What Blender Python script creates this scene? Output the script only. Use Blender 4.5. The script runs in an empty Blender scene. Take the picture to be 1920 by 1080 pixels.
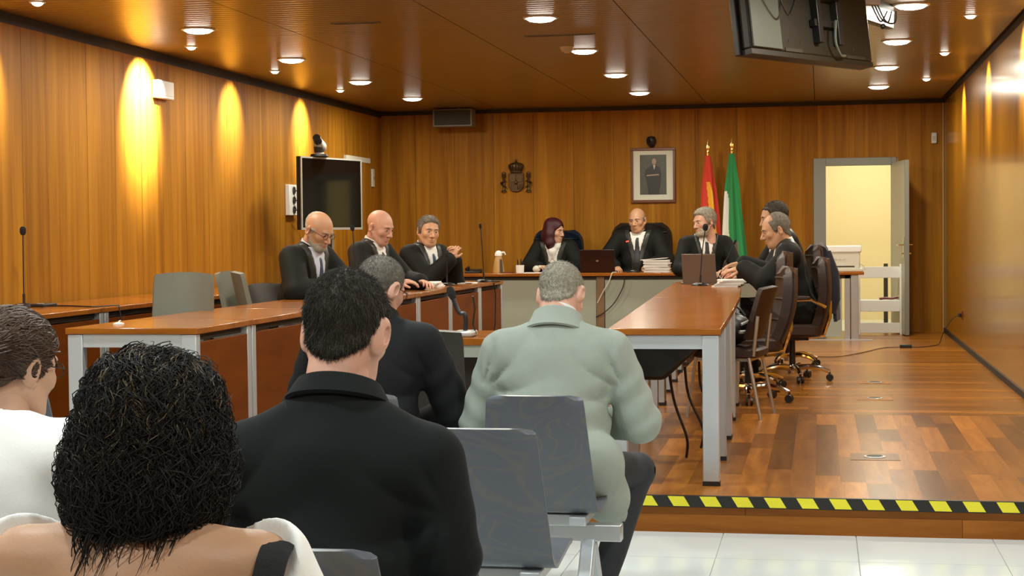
import bpy, bmesh, math, random
import numpy as np
from mathutils import Vector, Matrix, Euler

SC = bpy.context.scene
COL = SC.collection
random.seed(7)
R = math.radians
PI = math.pi

# ------------------------------------------------------------------ camera
CAMZ = 1.40
FPX = 3100.0
cr = Vector((0.98291108, 0.18379387, -0.01027737))
cd = Vector((-0.00393164, -0.03485746, -0.99938456))
cf = Vector((-0.184039, 0.98234656, -0.03353917))
cam = bpy.data.cameras.new('camera')
cam.sensor_width = 36.0
cam.lens = FPX / 1920.0 * 36.0
cam.clip_start = 0.05
cam_o = bpy.data.objects.new('camera', cam)
COL.objects.link(cam_o)
cm = Matrix.Identity(4)
for i in range(3):
    cm[i][0] = cr[i]; cm[i][1] = -cd[i]; cm[i][2] = -cf[i]
cm[2][3] = CAMZ
cam_o.matrix_world = cm
SC.camera = cam_o

def ray(px, py):
    return cr * (px - 960) + cd * (py - 540) + cf * FPX
def aty(px, py, y):            # photo point on the plane at depth y
    r = ray(px, py); t = y / r.y
    return Vector((r.x * t, y, r.z * t + CAMZ))
def atz(px, py, z):            # photo point on the level z
    r = ray(px, py); t = (z - CAMZ) / r.z
    return Vector((r.x * t, r.y * t, z))
def atx(px, py, x):
    r = ray(px, py); t = x / r.x
    return Vector((x, r.y * t, r.z * t + CAMZ))

# ------------------------------------------------------------------ world, exposure
w = bpy.data.worlds.new('world'); SC.world = w
w.use_nodes = True
w.node_tree.nodes['Background'].inputs[0].default_value = (0.9, 0.85, 0.75, 1)
w.node_tree.nodes['Background'].inputs[1].default_value = 0.02
SC.view_settings.view_transform = 'Standard'
SC.view_settings.look = 'None'
SC.view_settings.gamma = 1.0
SC.view_settings.use_curve_mapping = False
SC.view_settings.exposure = 0.0
LAMP_W = 34.0       # watts of one big downlight
SPOT_W = 26.0       # watts of one small wall spot
LAMP_COL = (1.0, 0.94, 0.78)
HALL_COL = (0.90, 0.99, 1.0)   # cooler lamps over the public

# ------------------------------------------------------------------ room numbers
XL, XR, YB, YF = -5.44, 1.43, 20.2, -1.6     # walls
ZS, ZC, YE = 0.17, 2.93, 7.66                # stage level, ceiling, stage edge
ZT = 0.93                                    # desk tops

# ------------------------------------------------------------------ materials
MATS = {}
def _new(name):
    m = bpy.data.materials.new(name); m.use_nodes = True
    MATS[name] = m
    return m, m.node_tree, m.node_tree.nodes['Principled BSDF']
def mat(name, col, rough=0.5, metal=0.0, spec=0.5, coat=0.0, emit=None, es=0.0, noise=0.0, nscale=40.0, bump=0.0, bscale=200.0, trans=0.0, sss=0.0, sheen=0.0, alpha=1.0):
    m, nt, b = _new(name)
    b.inputs['Base Color'].default_value = (*col, 1)
    b.inputs['Roughness'].default_value = rough
    b.inputs['Metallic'].default_value = metal
    b.inputs['Specular IOR Level'].default_value = spec
    b.inputs['Coat Weight'].default_value = coat
    b.inputs['Coat Roughness'].default_value = 0.12
    b.inputs['Transmission Weight'].default_value = trans
    b.inputs['Sheen Weight'].default_value = sheen
    b.inputs['Alpha'].default_value = alpha
    if sss:
        b.inputs['Subsurface Weight'].default_value = sss
        b.inputs['Subsurface Radius'].default_value = (0.012, 0.005, 0.003)
    if emit:
        b.inputs['Emission Color'].default_value = (*emit, 1)
        b.inputs['Emission Strength'].default_value = es
    if noise or bump:
        tc = nt.nodes.new('ShaderNodeTexCoord')
    if noise:
        n = nt.nodes.new('ShaderNodeTexNoise'); n.inputs['Scale'].default_value = nscale; n.inputs['Detail'].default_value = 4
        nt.links.new(tc.outputs['Object'], n.inputs['Vector'])
        mx = nt.nodes.new('ShaderNodeMix'); mx.data_type = 'RGBA'
        mx.inputs['A'].default_value = (*[c * (1 - noise) for c in col], 1)
        mx.inputs['B'].default_value = (*[min(1, c * (1 + noise)) for c in col], 1)
        nt.links.new(n.outputs['Fac'], mx.inputs['Factor'])
        nt.links.new(mx.outputs['Result'], b.inputs['Base Color'])
    if bump:
        n2 = nt.nodes.new('ShaderNodeTexNoise'); n2.inputs['Scale'].default_value = bscale; n2.inputs['Detail'].default_value = 3
        nt.links.new(tc.outputs['Object'], n2.inputs['Vector'])
        bp = nt.nodes.new('ShaderNodeBump'); bp.inputs['Strength'].default_value = bump; bp.inputs['Distance'].default_value = 0.01
        nt.links.new(n2.outputs['Fac'], bp.inputs['Height'])
        nt.links.new(bp.outputs['Normal'], b.inputs['Normal'])
    return m
def wood(name, dark, light, scale, rough=0.35, coat=0.0, rnd=0.25, fine=6.0, bump=0.05, contrast=1.0, spec=0.3):
    """grain stretched along one axis (small number in scale), every piece its own tone"""
    m, nt, b = _new(name)
    L = nt.links.new; N = nt.nodes.new
    g = N('ShaderNodeNewGeometry'); oi = N('ShaderNodeObjectInfo')
    off = N('ShaderNodeVectorMath'); off.operation = 'MULTIPLY_ADD'
    comb = N('ShaderNodeCombineXYZ')
    for i in range(3): L(oi.outputs['Random'], comb.inputs[i])
    L(comb.outputs[0], off.inputs[0]); off.inputs[1].default_value = (13.0, 17.0, 11.0)
    L(g.outputs['Position'], off.inputs[2])
    mp = N('ShaderNodeMapping'); mp.inputs['Scale'].default_value = scale
    L(off.outputs[0], mp.inputs['Vector'])
    n1 = N('ShaderNodeTexNoise'); n1.inputs['Scale'].default_value = 1.0; n1.inputs['Detail'].default_value = 5; n1.inputs['Distortion'].default_value = 0.6
    L(mp.outputs[0], n1.inputs['Vector'])
    n2 = N('ShaderNodeTexNoise'); n2.inputs['Scale'].default_value = fine; n2.inputs['Detail'].default_value = 3
    L(mp.outputs[0], n2.inputs['Vector'])
    mxf = N('ShaderNodeMath'); mxf.operation = 'MULTIPLY_ADD'
    L(n2.outputs['Fac'], mxf.inputs[0]); mxf.inputs[1].default_value = 0.35
    L(n1.outputs['Fac'], mxf.inputs[2])
    rp = N('ShaderNodeValToRGB')
    c = 0.16 / contrast
    rp.color_ramp.elements[0].position = 0.675 - c * 1.6; rp.color_ramp.elements[0].color = (*dark, 1)
    rp.color_ramp.elements[1].position = 0.675 + c * 1.6; rp.color_ramp.elements[1].color = (*light, 1)
    L(mxf.outputs[0], rp.inputs['Fac'])
    hv = N('ShaderNodeHueSaturation')
    mr = N('ShaderNodeMapRange'); mr.inputs['To Min'].default_value = 1 - rnd; mr.inputs['To Max'].default_value = 1 + rnd
    L(oi.outputs['Random'], mr.inputs['Value']); L(mr.outputs[0], hv.inputs['Value'])
    L(rp.outputs['Color'], hv.inputs['Color'])
    L(hv.outputs[0], b.inputs['Base Color'])
    b.inputs['Roughness'].default_value = rough
    b.inputs['Specular IOR Level'].default_value = spec
    b.inputs['Coat Weight'].default_value = coat
    b.inputs['Coat Roughness'].default_value = 0.1
    if bump:
        bp = N('ShaderNodeBump'); bp.inputs['Strength'].default_value = bump; bp.inputs['Distance'].default_value = 0.002
        L(n2.outputs['Fac'], bp.inputs['Height']); L(bp.outputs[0], b.inputs['Normal'])
    return m

wood('wall_wood', (0.25, 0.094, 0.006), (0.43, 0.188, 0.015), (9, 9, 0.35), rough=0.5, rnd=0.08, contrast=1.2, spec=0.12)
wood('gloss_wall_wood', (0.24, 0.090, 0.004), (0.40, 0.172, 0.009), (9, 9, 0.35), rough=0.22, rnd=0.06, coat=0.25, bump=0.0, spec=0.35)
mat('wall_seam', (0.52, 0.33, 0.12), 0.5)
mat('gap_dark', (0.028, 0.022, 0.014), 0.6)
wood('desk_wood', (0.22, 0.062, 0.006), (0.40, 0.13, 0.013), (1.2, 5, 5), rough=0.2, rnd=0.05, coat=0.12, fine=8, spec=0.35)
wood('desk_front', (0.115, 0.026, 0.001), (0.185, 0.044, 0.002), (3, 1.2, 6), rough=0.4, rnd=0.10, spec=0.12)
wood('floor_wood', (0.18, 0.058, 0.008), (0.36, 0.14, 0.02), (14, 1.4, 14), rough=0.30, rnd=0.5, coat=0.0, spec=0.13)
wood('floor_wood_cross', (0.23, 0.078, 0.010), (0.37, 0.145, 0.022), (1.4, 14, 14), rough=0.26, rnd=0.28, coat=0.0, spec=0.2)
wood('riser_wood', (0.15, 0.046, 0.006), (0.26, 0.092, 0.014), (1.2, 12, 12), rough=0.35, rnd=0.55, spec=0.15)
mat('tile', (0.68, 0.74, 0.74), 0.16, noise=0.05, nscale=3)
mat('grout', (0.42, 0.42, 0.38), 0.7)
mat('grey_panel', (0.36, 0.40, 0.33), 0.45, noise=0.04, nscale=5)
mat('alu', (0.55, 0.56, 0.55), 0.32, metal=0.85)
mat('alu_light', (0.52, 0.56, 0.58), 0.38, metal=0.45)
mat('chrome', (0.8, 0.8, 0.78), 0.08, metal=1.0)
mat('black_plastic', (0.012, 0.012, 0.012), 0.4)
mat('black_foam', (0.01, 0.01, 0.01), 0.95, bump=0.5, bscale=600)
mat('dark_leather', (0.018, 0.014, 0.011), 0.38, bump=0.15, bscale=120)
mat('blue_leather', (0.008, 0.016, 0.032), 0.3, bump=0.15, bscale=120)
mat('brown_leather', (0.032, 0.015, 0.009), 0.5, noise=0.25, nscale=6, bump=0.12, bscale=120)
mat('grey_uphol', (0.165, 0.165, 0.125), 0.55, noise=0.08, nscale=8)
mat('dark_uphol', (0.04, 0.035, 0.028), 0.5)
mat('door_grey', (0.24, 0.25, 0.21), 0.4)
mat('door_leaf', (0.46, 0.46, 0.37), 0.4)
mat('cream_wall', (0.84, 0.72, 0.40), 0.8)
mat('strip_plastic', (0.34, 0.31, 0.28), 0.5)
mat('white_paint', (0.82, 0.83, 0.78), 0.5)
mat('white_plastic', (0.80, 0.81, 0.78), 0.4)
mat('off_white', (0.62, 0.62, 0.52), 0.5, noise=0.04, nscale=9)
mat('paper', (0.86, 0.86, 0.82), 0.7)
mat('paper_grey', (0.62, 0.61, 0.57), 0.8)
mat('paper_yellow', (0.78, 0.72, 0.22), 0.7)
mat('bronze', (0.085, 0.05, 0.018), 0.38, metal=0.65, noise=0.2, nscale=60)
mat('gold', (0.95, 0.66, 0.22), 0.22, metal=1.0)
mat('screen', (0.004, 0.004, 0.004), 0.06)
mat('silver_plastic', (0.50, 0.50, 0.46), 0.35, metal=0.3)
mat('lamp_glow', (1, 1, 1), 0.5, emit=(1.0, 0.96, 0.86), es=9.0)
mat('lamp_ring', (0.75, 0.73, 0.66), 0.35)
mat('red_glow', (0.6, 0.02, 0.01), 0.4, emit=(1.0, 0.05, 0.02), es=4.0)
mat('tape_black', (0.012, 0.012, 0.011), 0.45)
mat('tape_yellow', (0.82, 0.76, 0.03), 0.4)
mat('mat_board', (0.72, 0.75, 0.62), 0.6)
mat('post_wood', (0.22, 0.13, 0.06), 0.45, noise=.15, nscale=8)
mat('frame_wood', (0.16, 0.045, 0.013), 0.35)
mat('photo_dark', (0.075, 0.08, 0.058), 0.35, noise=0.35, nscale=14)
mat('photo_suit', (0.022, 0.024, 0.022), 0.4)
mat('photo_skin', (0.42, 0.30, 0.20), 0.45)
mat('glass_pane', (1, 1, 1), 0.02, trans=1.0)
mat('bottle_clear', (0.93, 0.96, 0.95), 0.06, trans=0.9)
mat('tan_leather', (0.50, 0.30, 0.11), 0.5, noise=0.15, nscale=12)
mat('pink_bottle', (0.62, 0.25, 0.18), 0.35)
mat('maroon', (0.16, 0.02, 0.02), 0.5)
mat('laptop_grey', (0.17, 0.13, 0.10), 0.4, metal=0.3)
mat('laptop_dark', (0.025, 0.008, 0.007), 0.35)
mat('speaker_grille', (0.045, 0.05, 0.042), 0.7, bump=0.4, bscale=400)
mat('speaker_case', (0.20, 0.20, 0.16), 0.5)
mat('monitor_back', (0.013, 0.012, 0.008), 0.45, noise=0.15, nscale=5)
mat('monitor_grey', (0.085, 0.105, 0.088), 0.45)
mat('navy_cloth', (0.008, 0.011, 0.02), 0.85, sheen=0.2)

def chair_shell_mat():
    m, nt, b = _new('chair_shell')
    L = nt.links.new; N = nt.nodes.new
    tc = N('ShaderNodeTexCoord'); oi = N('ShaderNodeObjectInfo')
    ad = N('ShaderNodeVectorMath'); ad.operation = 'ADD'
    cb = N('ShaderNodeCombineXYZ'); mu = N('ShaderNodeMath'); mu.operation = 'MULTIPLY'; mu.inputs[1].default_value = 31.0
    L(oi.outputs['Random'], mu.inputs[0]); L(mu.outputs[0], cb.inputs[0]); L(mu.outputs[0], cb.inputs[2])
    L(tc.outputs['Object'], ad.inputs[0]); L(cb.outputs[0], ad.inputs[1])
    mp = N('ShaderNodeMapping'); mp.inputs['Scale'].default_value = (2.6, 2.6, 4.2)
    L(ad.outputs[0], mp.inputs['Vector'])
    n = N('ShaderNodeTexNoise'); n.inputs['Scale'].default_value = 1.0; n.inputs['Detail'].default_value = 1.5; n.inputs['Distortion'].default_value = 0.8
    L(mp.outputs[0], n.inputs['Vector'])
    m1 = N('ShaderNodeMath'); m1.operation = 'MULTIPLY'; m1.inputs[1].default_value = 75.0
    L(n.outputs['Fac'], m1.inputs[0])
    s = N('ShaderNodeMath'); s.operation = 'SINE'; L(m1.outputs[0], s.inputs[0])
    pw = N('ShaderNodeMapRange'); pw.inputs['From Min'].default_value = 0.45; pw.inputs['From Max'].default_value = 1.0
    L(s.outputs[0], pw.inputs['Value'])
    n2 = N('ShaderNodeTexNoise'); n2.inputs['Scale'].default_value = 70.0; n2.inputs['Detail'].default_value = 2
    L(ad.outputs[0], n2.inputs['Vector'])
    m2 = N('ShaderNodeMath'); m2.operation = 'MULTIPLY'; L(pw.outputs[0], m2.inputs[0]); L(n2.outputs['Fac'], m2.inputs[1])
    mx = N('ShaderNodeMix'); mx.data_type = 'RGBA'
    mx.inputs['A'].default_value = (0.104, 0.116, 0.136, 1); mx.inputs['B'].default_value = (0.15, 0.142, 0.11, 1)
    L(m2.outputs[0], mx.inputs['Factor'])
    L(mx.outputs['Result'], b.inputs['Base Color'])
    b.inputs['Roughness'].default_value = 0.32
chair_shell_mat()
mat('shell_edge', (0.30, 0.29, 0.24), 0.45)

def ceiling_mat():
    m, nt, b = _new('ceiling_metal')
    L = nt.links.new; N = nt.nodes.new
    g = N('ShaderNodeNewGeometry')
    sp = N('ShaderNodeSeparateXYZ'); L(g.outputs['Position'], sp.inputs[0])
    mu = N('ShaderNodeMath'); mu.operation = 'MULTIPLY'; mu.inputs[1].default_value = 2 * PI / 0.10
    L(sp.outputs['Y'], mu.inputs[0])
    s = N('ShaderNodeMath'); s.operation = 'SINE'; L(mu.outputs[0], s.inputs[0])
    r = N('ShaderNodeMapRange'); r.inputs['From Min'].default_value = 0.90; r.inputs['From Max'].default_value = 1.0
    L(s.outputs[0], r.inputs['Value'])
    n = N('ShaderNodeTexNoise'); n.inputs['Scale'].default_value = 1.0; n.inputs['Detail'].default_value = 4
    mp = N('ShaderNodeMapping'); mp.inputs['Scale'].default_value = (1.5, 12, 1)
    L(g.outputs['Position'], mp.inputs['Vector']); L(mp.outputs[0], n.inputs['Vector'])
    mx = N('ShaderNodeMix'); mx.data_type = 'RGBA'
    mx.inputs['A'].default_value = (0.265, 0.18, 0.045, 1); mx.inputs['B'].default_value = (0.37, 0.255, 0.07, 1)
    L(n.outputs['Fac'], mx.inputs['Factor'])
    m2 = N('ShaderNodeMix'); m2.data_type = 'RGBA'
    m2.inputs['B'].default_value = (0.12, 0.06, 0.02, 1)
    ml = N('ShaderNodeMath'); ml.operation = 'MULTIPLY'; ml.inputs[1].default_value = 0.55
    L(r.outputs[0], ml.inputs[0]); L(ml.outputs[0], m2.inputs['Factor']); L(mx.outputs['Result'], m2.inputs['A'])
    L(m2.outputs['Result'], b.inputs['Base Color'])
    b.inputs['Roughness'].default_value = 0.3
    b.inputs['Metallic'].default_value = 0.25
    bp = N('ShaderNodeBump'); bp.inputs['Strength'].default_value = 0.35; bp.inputs['Distance'].default_value = 0.004
    L(s.outputs[0], bp.inputs['Height']); L(bp.outputs[0], b.inputs['Normal'])
ceiling_mat()
M = MATS

# ------------------------------------------------------------------ mesh helpers
class MB:
    def __init__(s): s.v = []; s.f = []
    def add(s, vs, fs):
        o = len(s.v); s.v += [tuple(p) for p in vs]; s.f += [tuple(i + o for i in q) for q in fs]; return s
    def bx(s, x0, x1, y0, y1, z0, z1):
        return s.add([(x0,y0,z0),(x1,y0,z0),(x1,y1,z0),(x0,y1,z0),(x0,y0,z1),(x1,y0,z1),(x1,y1,z1),(x0,y1,z1)],
                     [(0,3,2,1),(4,5,6,7),(0,1,5,4),(1,2,6,5),(2,3,7,6),(3,0,4,7)])
    def box(s, c, d, rot=None):
        vs = []
        for z in (-.5,.5):
            for x, y in ((-.5,-.5),(.5,-.5),(.5,.5),(-.5,.5)):
                p = Vector((x*d[0], y*d[1], z*d[2]))
                if rot is not None: p = rot @ p
                vs.append(p + Vector(c))
        return s.add(vs, [(0,3,2,1),(4,5,6,7),(0,1,5,4),(1,2,6,5),(2,3,7,6),(3,0,4,7)])
    def tube(s, pts, r, n=8, cap=True):
        pts = [Vector(p) for p in pts]
        rs = list(r) if hasattr(r, '__len__') else [r] * len(pts)
        t = (pts[1] - pts[0]).normalized()
        u = t.orthogonal().normalized()
        vs = []
        for i, p in enumerate(pts):
            a = pts[min(i + 1, len(pts) - 1)] - pts[max(i - 1, 0)]
            if a.length > 1e-9: t = a.normalized()
            u = (u - t * u.dot(t)); u = u.normalized() if u.length > 1e-6 else t.orthogonal().normalized()
            v = t.cross(u)
            for k in range(n):
                an = 2 * PI * k / n
                vs.append(p + (u * math.cos(an) + v * math.sin(an)) * rs[i])
        fs = []
        for i in range(len(pts) - 1):
            for k in range(n):
                k2 = (k + 1) % n
                fs.append((i*n+k, i*n+k2, (i+1)*n+k2, (i+1)*n+k))
        if cap:
            fs.append(tuple(reversed(range(n)))); fs.append(tuple(range((len(pts)-1)*n, len(pts)*n)))
        return s.add(vs, fs)
    def cyl(s, a, b, r0, r1=None, n=16):
        return s.tube([a, b], [r0, r0 if r1 is None else r1], n)
    def lathe(s, prof, c=(0,0,0), n=20, sx=1, sy=1, rot=None):
        vs = []; m = len(prof)
        for r, z in prof:
            for k in range(n):
                a = 2*PI*k/n
                p = Vector((r*math.cos(a)*sx, r*math.sin(a)*sy, z))
                if rot is not None: p = rot @ p
                vs.append(p + Vector(c))
        fs = [(i*n+k, i*n+(k+1)%n, (i+1)*n+(k+1)%n, (i+1)*n+k) for i in range(m-1) for k in range(n)]
        if prof[0][0] > 1e-6: fs.append(tuple(reversed(range(n))))
        if prof[-1][0] > 1e-6: fs.append(tuple(range((m-1)*n, m*n)))
        return s.add(vs, fs)
    def prism(s, poly, z0, z1):
        n = len(poly)
        vs = [(x, y, z0) for x, y in poly] + [(x, y, z1) for x, y in poly]
        return s.add(vs, [tuple(reversed(range(n))), tuple(range(n, 2*n))] + [(i, (i+1)%n, n+(i+1)%n, n+i) for i in range(n)])
    def extr(s, poly, d):
        n = len(poly); d = Vector(d)
        vs = [Vector(p) for p in poly] + [Vector(p) + d for p in poly]
        return s.add(vs, [tuple(reversed(range(n))), tuple(range(n, 2*n))] + [(i, (i+1)%n, n+(i+1)%n, n+i) for i in range(n)])
    def sheet(s, g, th):
        """closed shell from a grid of points g[i][j]"""
        a = np.array([[tuple(p) for p in r] for r in g], float); ni, nj = a.shape[:2]
        di = np.gradient(a, axis=0); dj = np.gradient(a, axis=1)
        nn = np.cross(di, dj); nn /= (np.linalg.norm(nn, axis=2, keepdims=True) + 1e-9)
        A = a + nn * th / 2; B = a - nn * th / 2
        vs = [tuple(p) for p in A.reshape(-1, 3)] + [tuple(p) for p in B.reshape(-1, 3)]
        o = ni * nj; fs = []
        for i in range(ni-1):
            for j in range(nj-1):
                q = (i*nj+j, (i+1)*nj+j, (i+1)*nj+j+1, i*nj+j+1)
                fs.append(q); fs.append(tuple(o + k for k in reversed(q)))
        bd = [(i, 0) for i in range(ni)] + [(ni-1, j) for j in range(1, nj)] + [(i, nj-1) for i in range(ni-2, -1, -1)] + [(0, j) for j in range(nj-2, 0, -1)]
        ix = [i*nj+j for i, j in bd]
        for k in range(len(ix)):
            a0, a1 = ix[k], ix[(k+1) % len(ix)]
            fs.append((a1, a0, o+a0, o+a1))
        return s.add(vs, fs)
    def ball(s, c, r, n=12, sc=(1,1,1), rot=None):
        m = max(6, n // 2 + 2)
        pr = [(math.sin(PI*i/m)*r if 0 < i < m else 0.0, -math.cos(PI*i/m)*r*sc[2]) for i in range(m+1)]
        return s.lathe(pr, c, n, sc[0], sc[1], rot)
    def mesh(s, name, m, smooth=True, ang=0.6):
        me = bpy.data.meshes.new(name)
        me.from_pydata(s.v, [], s.f)
        if m: me.materials.append(M[m] if isinstance(m, str) else m)
        if smooth:
            me.shade_smooth(); me.set_sharp_from_angle(angle=ang)
        me.update()
        return me
    def build(s, name, m, parent=None, loc=None, rot=None, bevel=0.0, smooth=True, ang=0.6):
        o = bpy.data.objects.new(name, s.mesh(name, m, smooth, ang))
        COL.objects.link(o)
        if parent: o.parent = parent
        if loc is not None: o.location = loc
        if rot is not None: o.rotation_euler = rot
        if bevel:
            b = o.modifiers.new('bevel', 'BEVEL'); b.width = bevel; b.segments = 2; b.limit_method = 'ANGLE'; b.angle_limit = 0.7
        return o
def tag(o, label=None, cat=None, group=None, kind=None):
    if label: o['label'] = label
    if cat: o['category'] = cat
    if group: o['group'] = group
    if kind: o['kind'] = kind
    return o
def thing(name, label, cat, loc=(0,0,0), rz=0.0, group=None, scale=1.0):
    o = bpy.data.objects.new(name, None); COL.objects.link(o)
    o.empty_display_size = 0.05
    o.location = loc; o.rotation_euler = (0, 0, rz); o.scale = (scale,) * 3
    return tag(o, label, cat, group)
def copy_tree(o, parent=None):
    c = o.copy(); COL.objects.link(c)
    if parent: c.parent = parent
    for ch in list(o.children):
        copy_tree(ch, c)
    return c
def again(o, label, loc, rz=None, group=None):
    c = copy_tree(o); c['label'] = label; c.location = loc
    if rz is not None: c.rotation_euler = (0, 0, rz)
    if group: c['group'] = group
    return c
def struct(o): o['kind'] = 'structure'; return o
def piece(name, me, parent, loc=(0,0,0), scale=(1,1,1)):
    o = bpy.data.objects.new(name, me); COL.objects.link(o); o.parent = parent; o.location = loc; o.scale = scale
    return o
# ================================================================== THE ROOM
# hall floor: white tiles on a grout bed
fl = struct(MB().bx(XL-.2, XR+.2, YF-.2, YE+.02, -.12, -.006).build('floor', 'grout'))
ts = 0.60
tile_me = MB().bx(.002, ts-.002, .002, ts-.002, -.008, 0).mesh('tile', 'tile')
nx = int((XR - XL) / ts) + 1
for i in range(nx):
    for j in range(16):
        x1 = XR - .08 - i * ts; y1 = YE - j * ts
        if x1 - ts < XL - .5 or y1 - ts < YF: continue
        wx = min(ts, x1 - XL)
        piece('tile', tile_me, fl, (x1 - wx, y1 - ts, 0), (wx / ts, 1, 1))
# stage: body, planks, riser boards, hazard tape
st = struct(MB().bx(XL-.1, XR+.1, YE+.012, YB+.1, 0, ZS-.012).build('floor_stage', 'riser_wood'))
rng = random.Random(3)
pw = 0.122
pl_me = MB().bx(.0008, 1-.0008, .0008, 1-.0008, -.02, 0).mesh('plank', 'floor_wood', smooth=False)
pl_cross = MB().bx(.0005, 1-.0005, .002, 1-.002, -.02, 0).mesh('plank', 'floor_wood_cross', smooth=False)
YX = 11.15
count = 0
x = XR
while x > -1.3:
    y = YE + .004
    first = True
    while y < YX - .01:
        ln = rng.uniform(.3, 1.0) if first else rng.uniform(.5, 1.25)
        if y + ln > YX - .25: ln = YX - y
        o = piece('plank', pl_me, st, (x - pw, y, ZS), (pw, ln, 1)); count += 1
        y += ln; first = False
    x -= pw
y = YX
pw2 = 0.155
while y < YB:
    x = XR
    while x > -1.15:
        ln = rng.uniform(.9, 1.9)
        if x - ln < -.95: ln = x + 1.3
        piece('plank', pl_cross, st, (x - ln, y, ZS), (ln, min(pw2, YB - y), 1)); count += 1
        x -= ln
    y += pw2
o = MB().bx(XL, -1.2, YE + .004, YB, ZS - .02, ZS).build('plank', 'floor_wood', st)
# floor boxes set flush in the planks
for (px, py) in ((1640, 857), (1640, 747), (1640, 717)):
    c = atz(px, py, ZS)
    t = thing('floor_socket_box', {857: 'round floor socket nearest the hazard tape', 747: 'round floor socket midway along the stage', 717: 'round floor socket farthest along the stage'}[py], 'floor socket', (c.x, c.y, ZS), group='floor sockets in the stage')
    MB().bx(-.13, .13, -.13, .13, 0, .002).build('lid', 'floor_wood', t)
    MB().lathe([(.058, 0.002), (.058, .005), (.05, .006), (.02, .006), (0.0, .0055)]).build('rim', 'alu', t)
    MB().lathe([(.044, .006), (.044, .0075), (0, .0075)]).build('flap', 'gap_dark', t)
# riser boards in two courses
for (z0, z1, cuts) in ((.085, .118, [XL, -3.9, -2.2, -.35, 1.1, XR]), (.0, .085, [XL, -4.4, -2.7, -1.2, .62, XR])):
    for a, b in zip(cuts[:-1], cuts[1:]):
        MB().bx(a+.001, b-.001, YE-.004, YE+.012, z0, z1-.001).build('riser_board', 'riser_wood', st)
tp = tag(MB().bx(XL, XR, YE-.006, YE+.012, .118, ZS+.001).build('hazard_tape', 'tape_black'), 'black and yellow striped hazard tape along the stage edge', 'tape')
x = -5.4; per = .1475
me = MB().extr([(0, 0, .122), (.075, 0, .122), (.047, 0, .168), (-.028, 0, .168)], (0, .002, 0)).mesh('stripe', 'tape_yellow', smooth=False)
while x < XR - .07:
    piece('stripe', me, tp, (x, YE-.0078, 0)); x += per

# walls -------------------------------------------------------------
def wall_panels(parent, cuts, z0, z1, fix, axis, mname, out, gap=.004):
    for a, b in zip(cuts[:-1], cuts[1:]):
        if axis == 'y':   # wall in the yz plane
            MB().bx(min(fix, fix+out), max(fix, fix+out), a+gap/2, b-gap/2, z0, z1).build('panel', mname, parent, smooth=False)
        else:
            MB().bx(a+gap/2, b-gap/2, min(fix, fix+out), max(fix, fix+out), z0, z1).build('panel', mname, parent, smooth=False)
wl = struct(MB().bx(XL-.15, XL-.012, YF, YB+.1, -.02, ZC+.05).build('wall_left', 'wall_seam'))
cuts = [YF, -.5, .5, 1.5, 2.5, 3.55, 4.6, 5.6, 6.6, 7.6, 8.65, 9.66, 10.67, 11.7, 12.2, 12.71, 13.15, 13.67, 14.2, 14.7, 15.2, 15.68, 16.2, 16.7, 17.2, 17.7, 18.2, 18.7, 19.2, 19.7, YB]
wall_panels(wl, cuts, 0, ZC-.075, XL, 'y', 'wall_wood', -.012, .006)
wr = struct(MB().bx(XR+.012, XR+.15, YF, YB+.1, -.02, ZC+.05).build('wall_right', 'wall_seam'))
wall_panels(wr, [YF, 1, 3.4, 5.8, 8.2, 10.6, 13.0, 15.4, 17.8, YB-.03], 0, ZC-.05, XR, 'y', 'gloss_wall_wood', .012, .003)
DX0, DX1, DZ = .02, .84, 2.19      # door opening
wb = struct(MB().bx(XL-.15, DX0, YB+.012, YB+.16, -.02, ZC+.05).bx(DX1, XR+.15, YB+.012, YB+.16, -.02, ZC+.05).bx(DX0, DX1, YB+.012, YB+.16, DZ, ZC+.05).build('wall_back', 'wall_seam'))
bc = [XL, -5.0, -4.5, -4.0, -3.5, -3.0, -2.5, -2.0, -1.5, -1.0, -.5, DX0-.06]
wall_panels(wb, bc, 0, ZC-.05, YB, 'x', 'wall_wood', .012, .003)
wall_panels(wb, [DX0-.06, .44, DX1+.06], DZ+.05, ZC-.05, YB, 'x', 'wall_wood', .012, .003)
wall_panels(wb, [DX1+.06, XR], 0, ZC-.05, YB, 'x', 'wall_wood', .012, .003)
wf = struct(MB().bx(XL-.15, XR+.15, YF-.12, YF-.01, -.02, ZC+.05).build('wall_rear', 'wall_seam'))
wall_panels(wf, [XL, -4.3, -3.1, -1.9, -.7, .4, XR], 0, ZC-.05, YF, 'x', 'wall_wood', -.012)
# dark shadow gaps between wall and ceiling, and the narrow plinths
struct(MB().bx(XL-.012, XL+.002, YF, YB, ZC-.075, ZC).build('trim_1', 'gap_dark'))
struct(MB().bx(XL, XR, YB-.002, YB+.012, ZC-.05, ZC).build('trim_2', 'gap_dark'))
struct(MB().bx(XR-.002, XR+.012, YF, YB, ZC-.05, ZC).build('trim_3', 'gap_dark'))
struct(MB().bx(XR-.02, XR-.004, YB-.022, YB-.004, ZS, ZC-.05).build('trim_4', 'wall_seam'))
struct(MB().bx(XR-.012, XR, YE, YB, ZS, ZS+.05).build('baseboard_right', 'gap_dark'))
struct(MB().bx(XL, DX0-.08, YB-.012, YB, ZS, ZS+.06).build('baseboard_back', 'wall_wood'))
struct(MB().bx(XL, XL+.012, YE, YB, ZS, ZS+.06).build('baseboard_left', 'wall_wood'))
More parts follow.
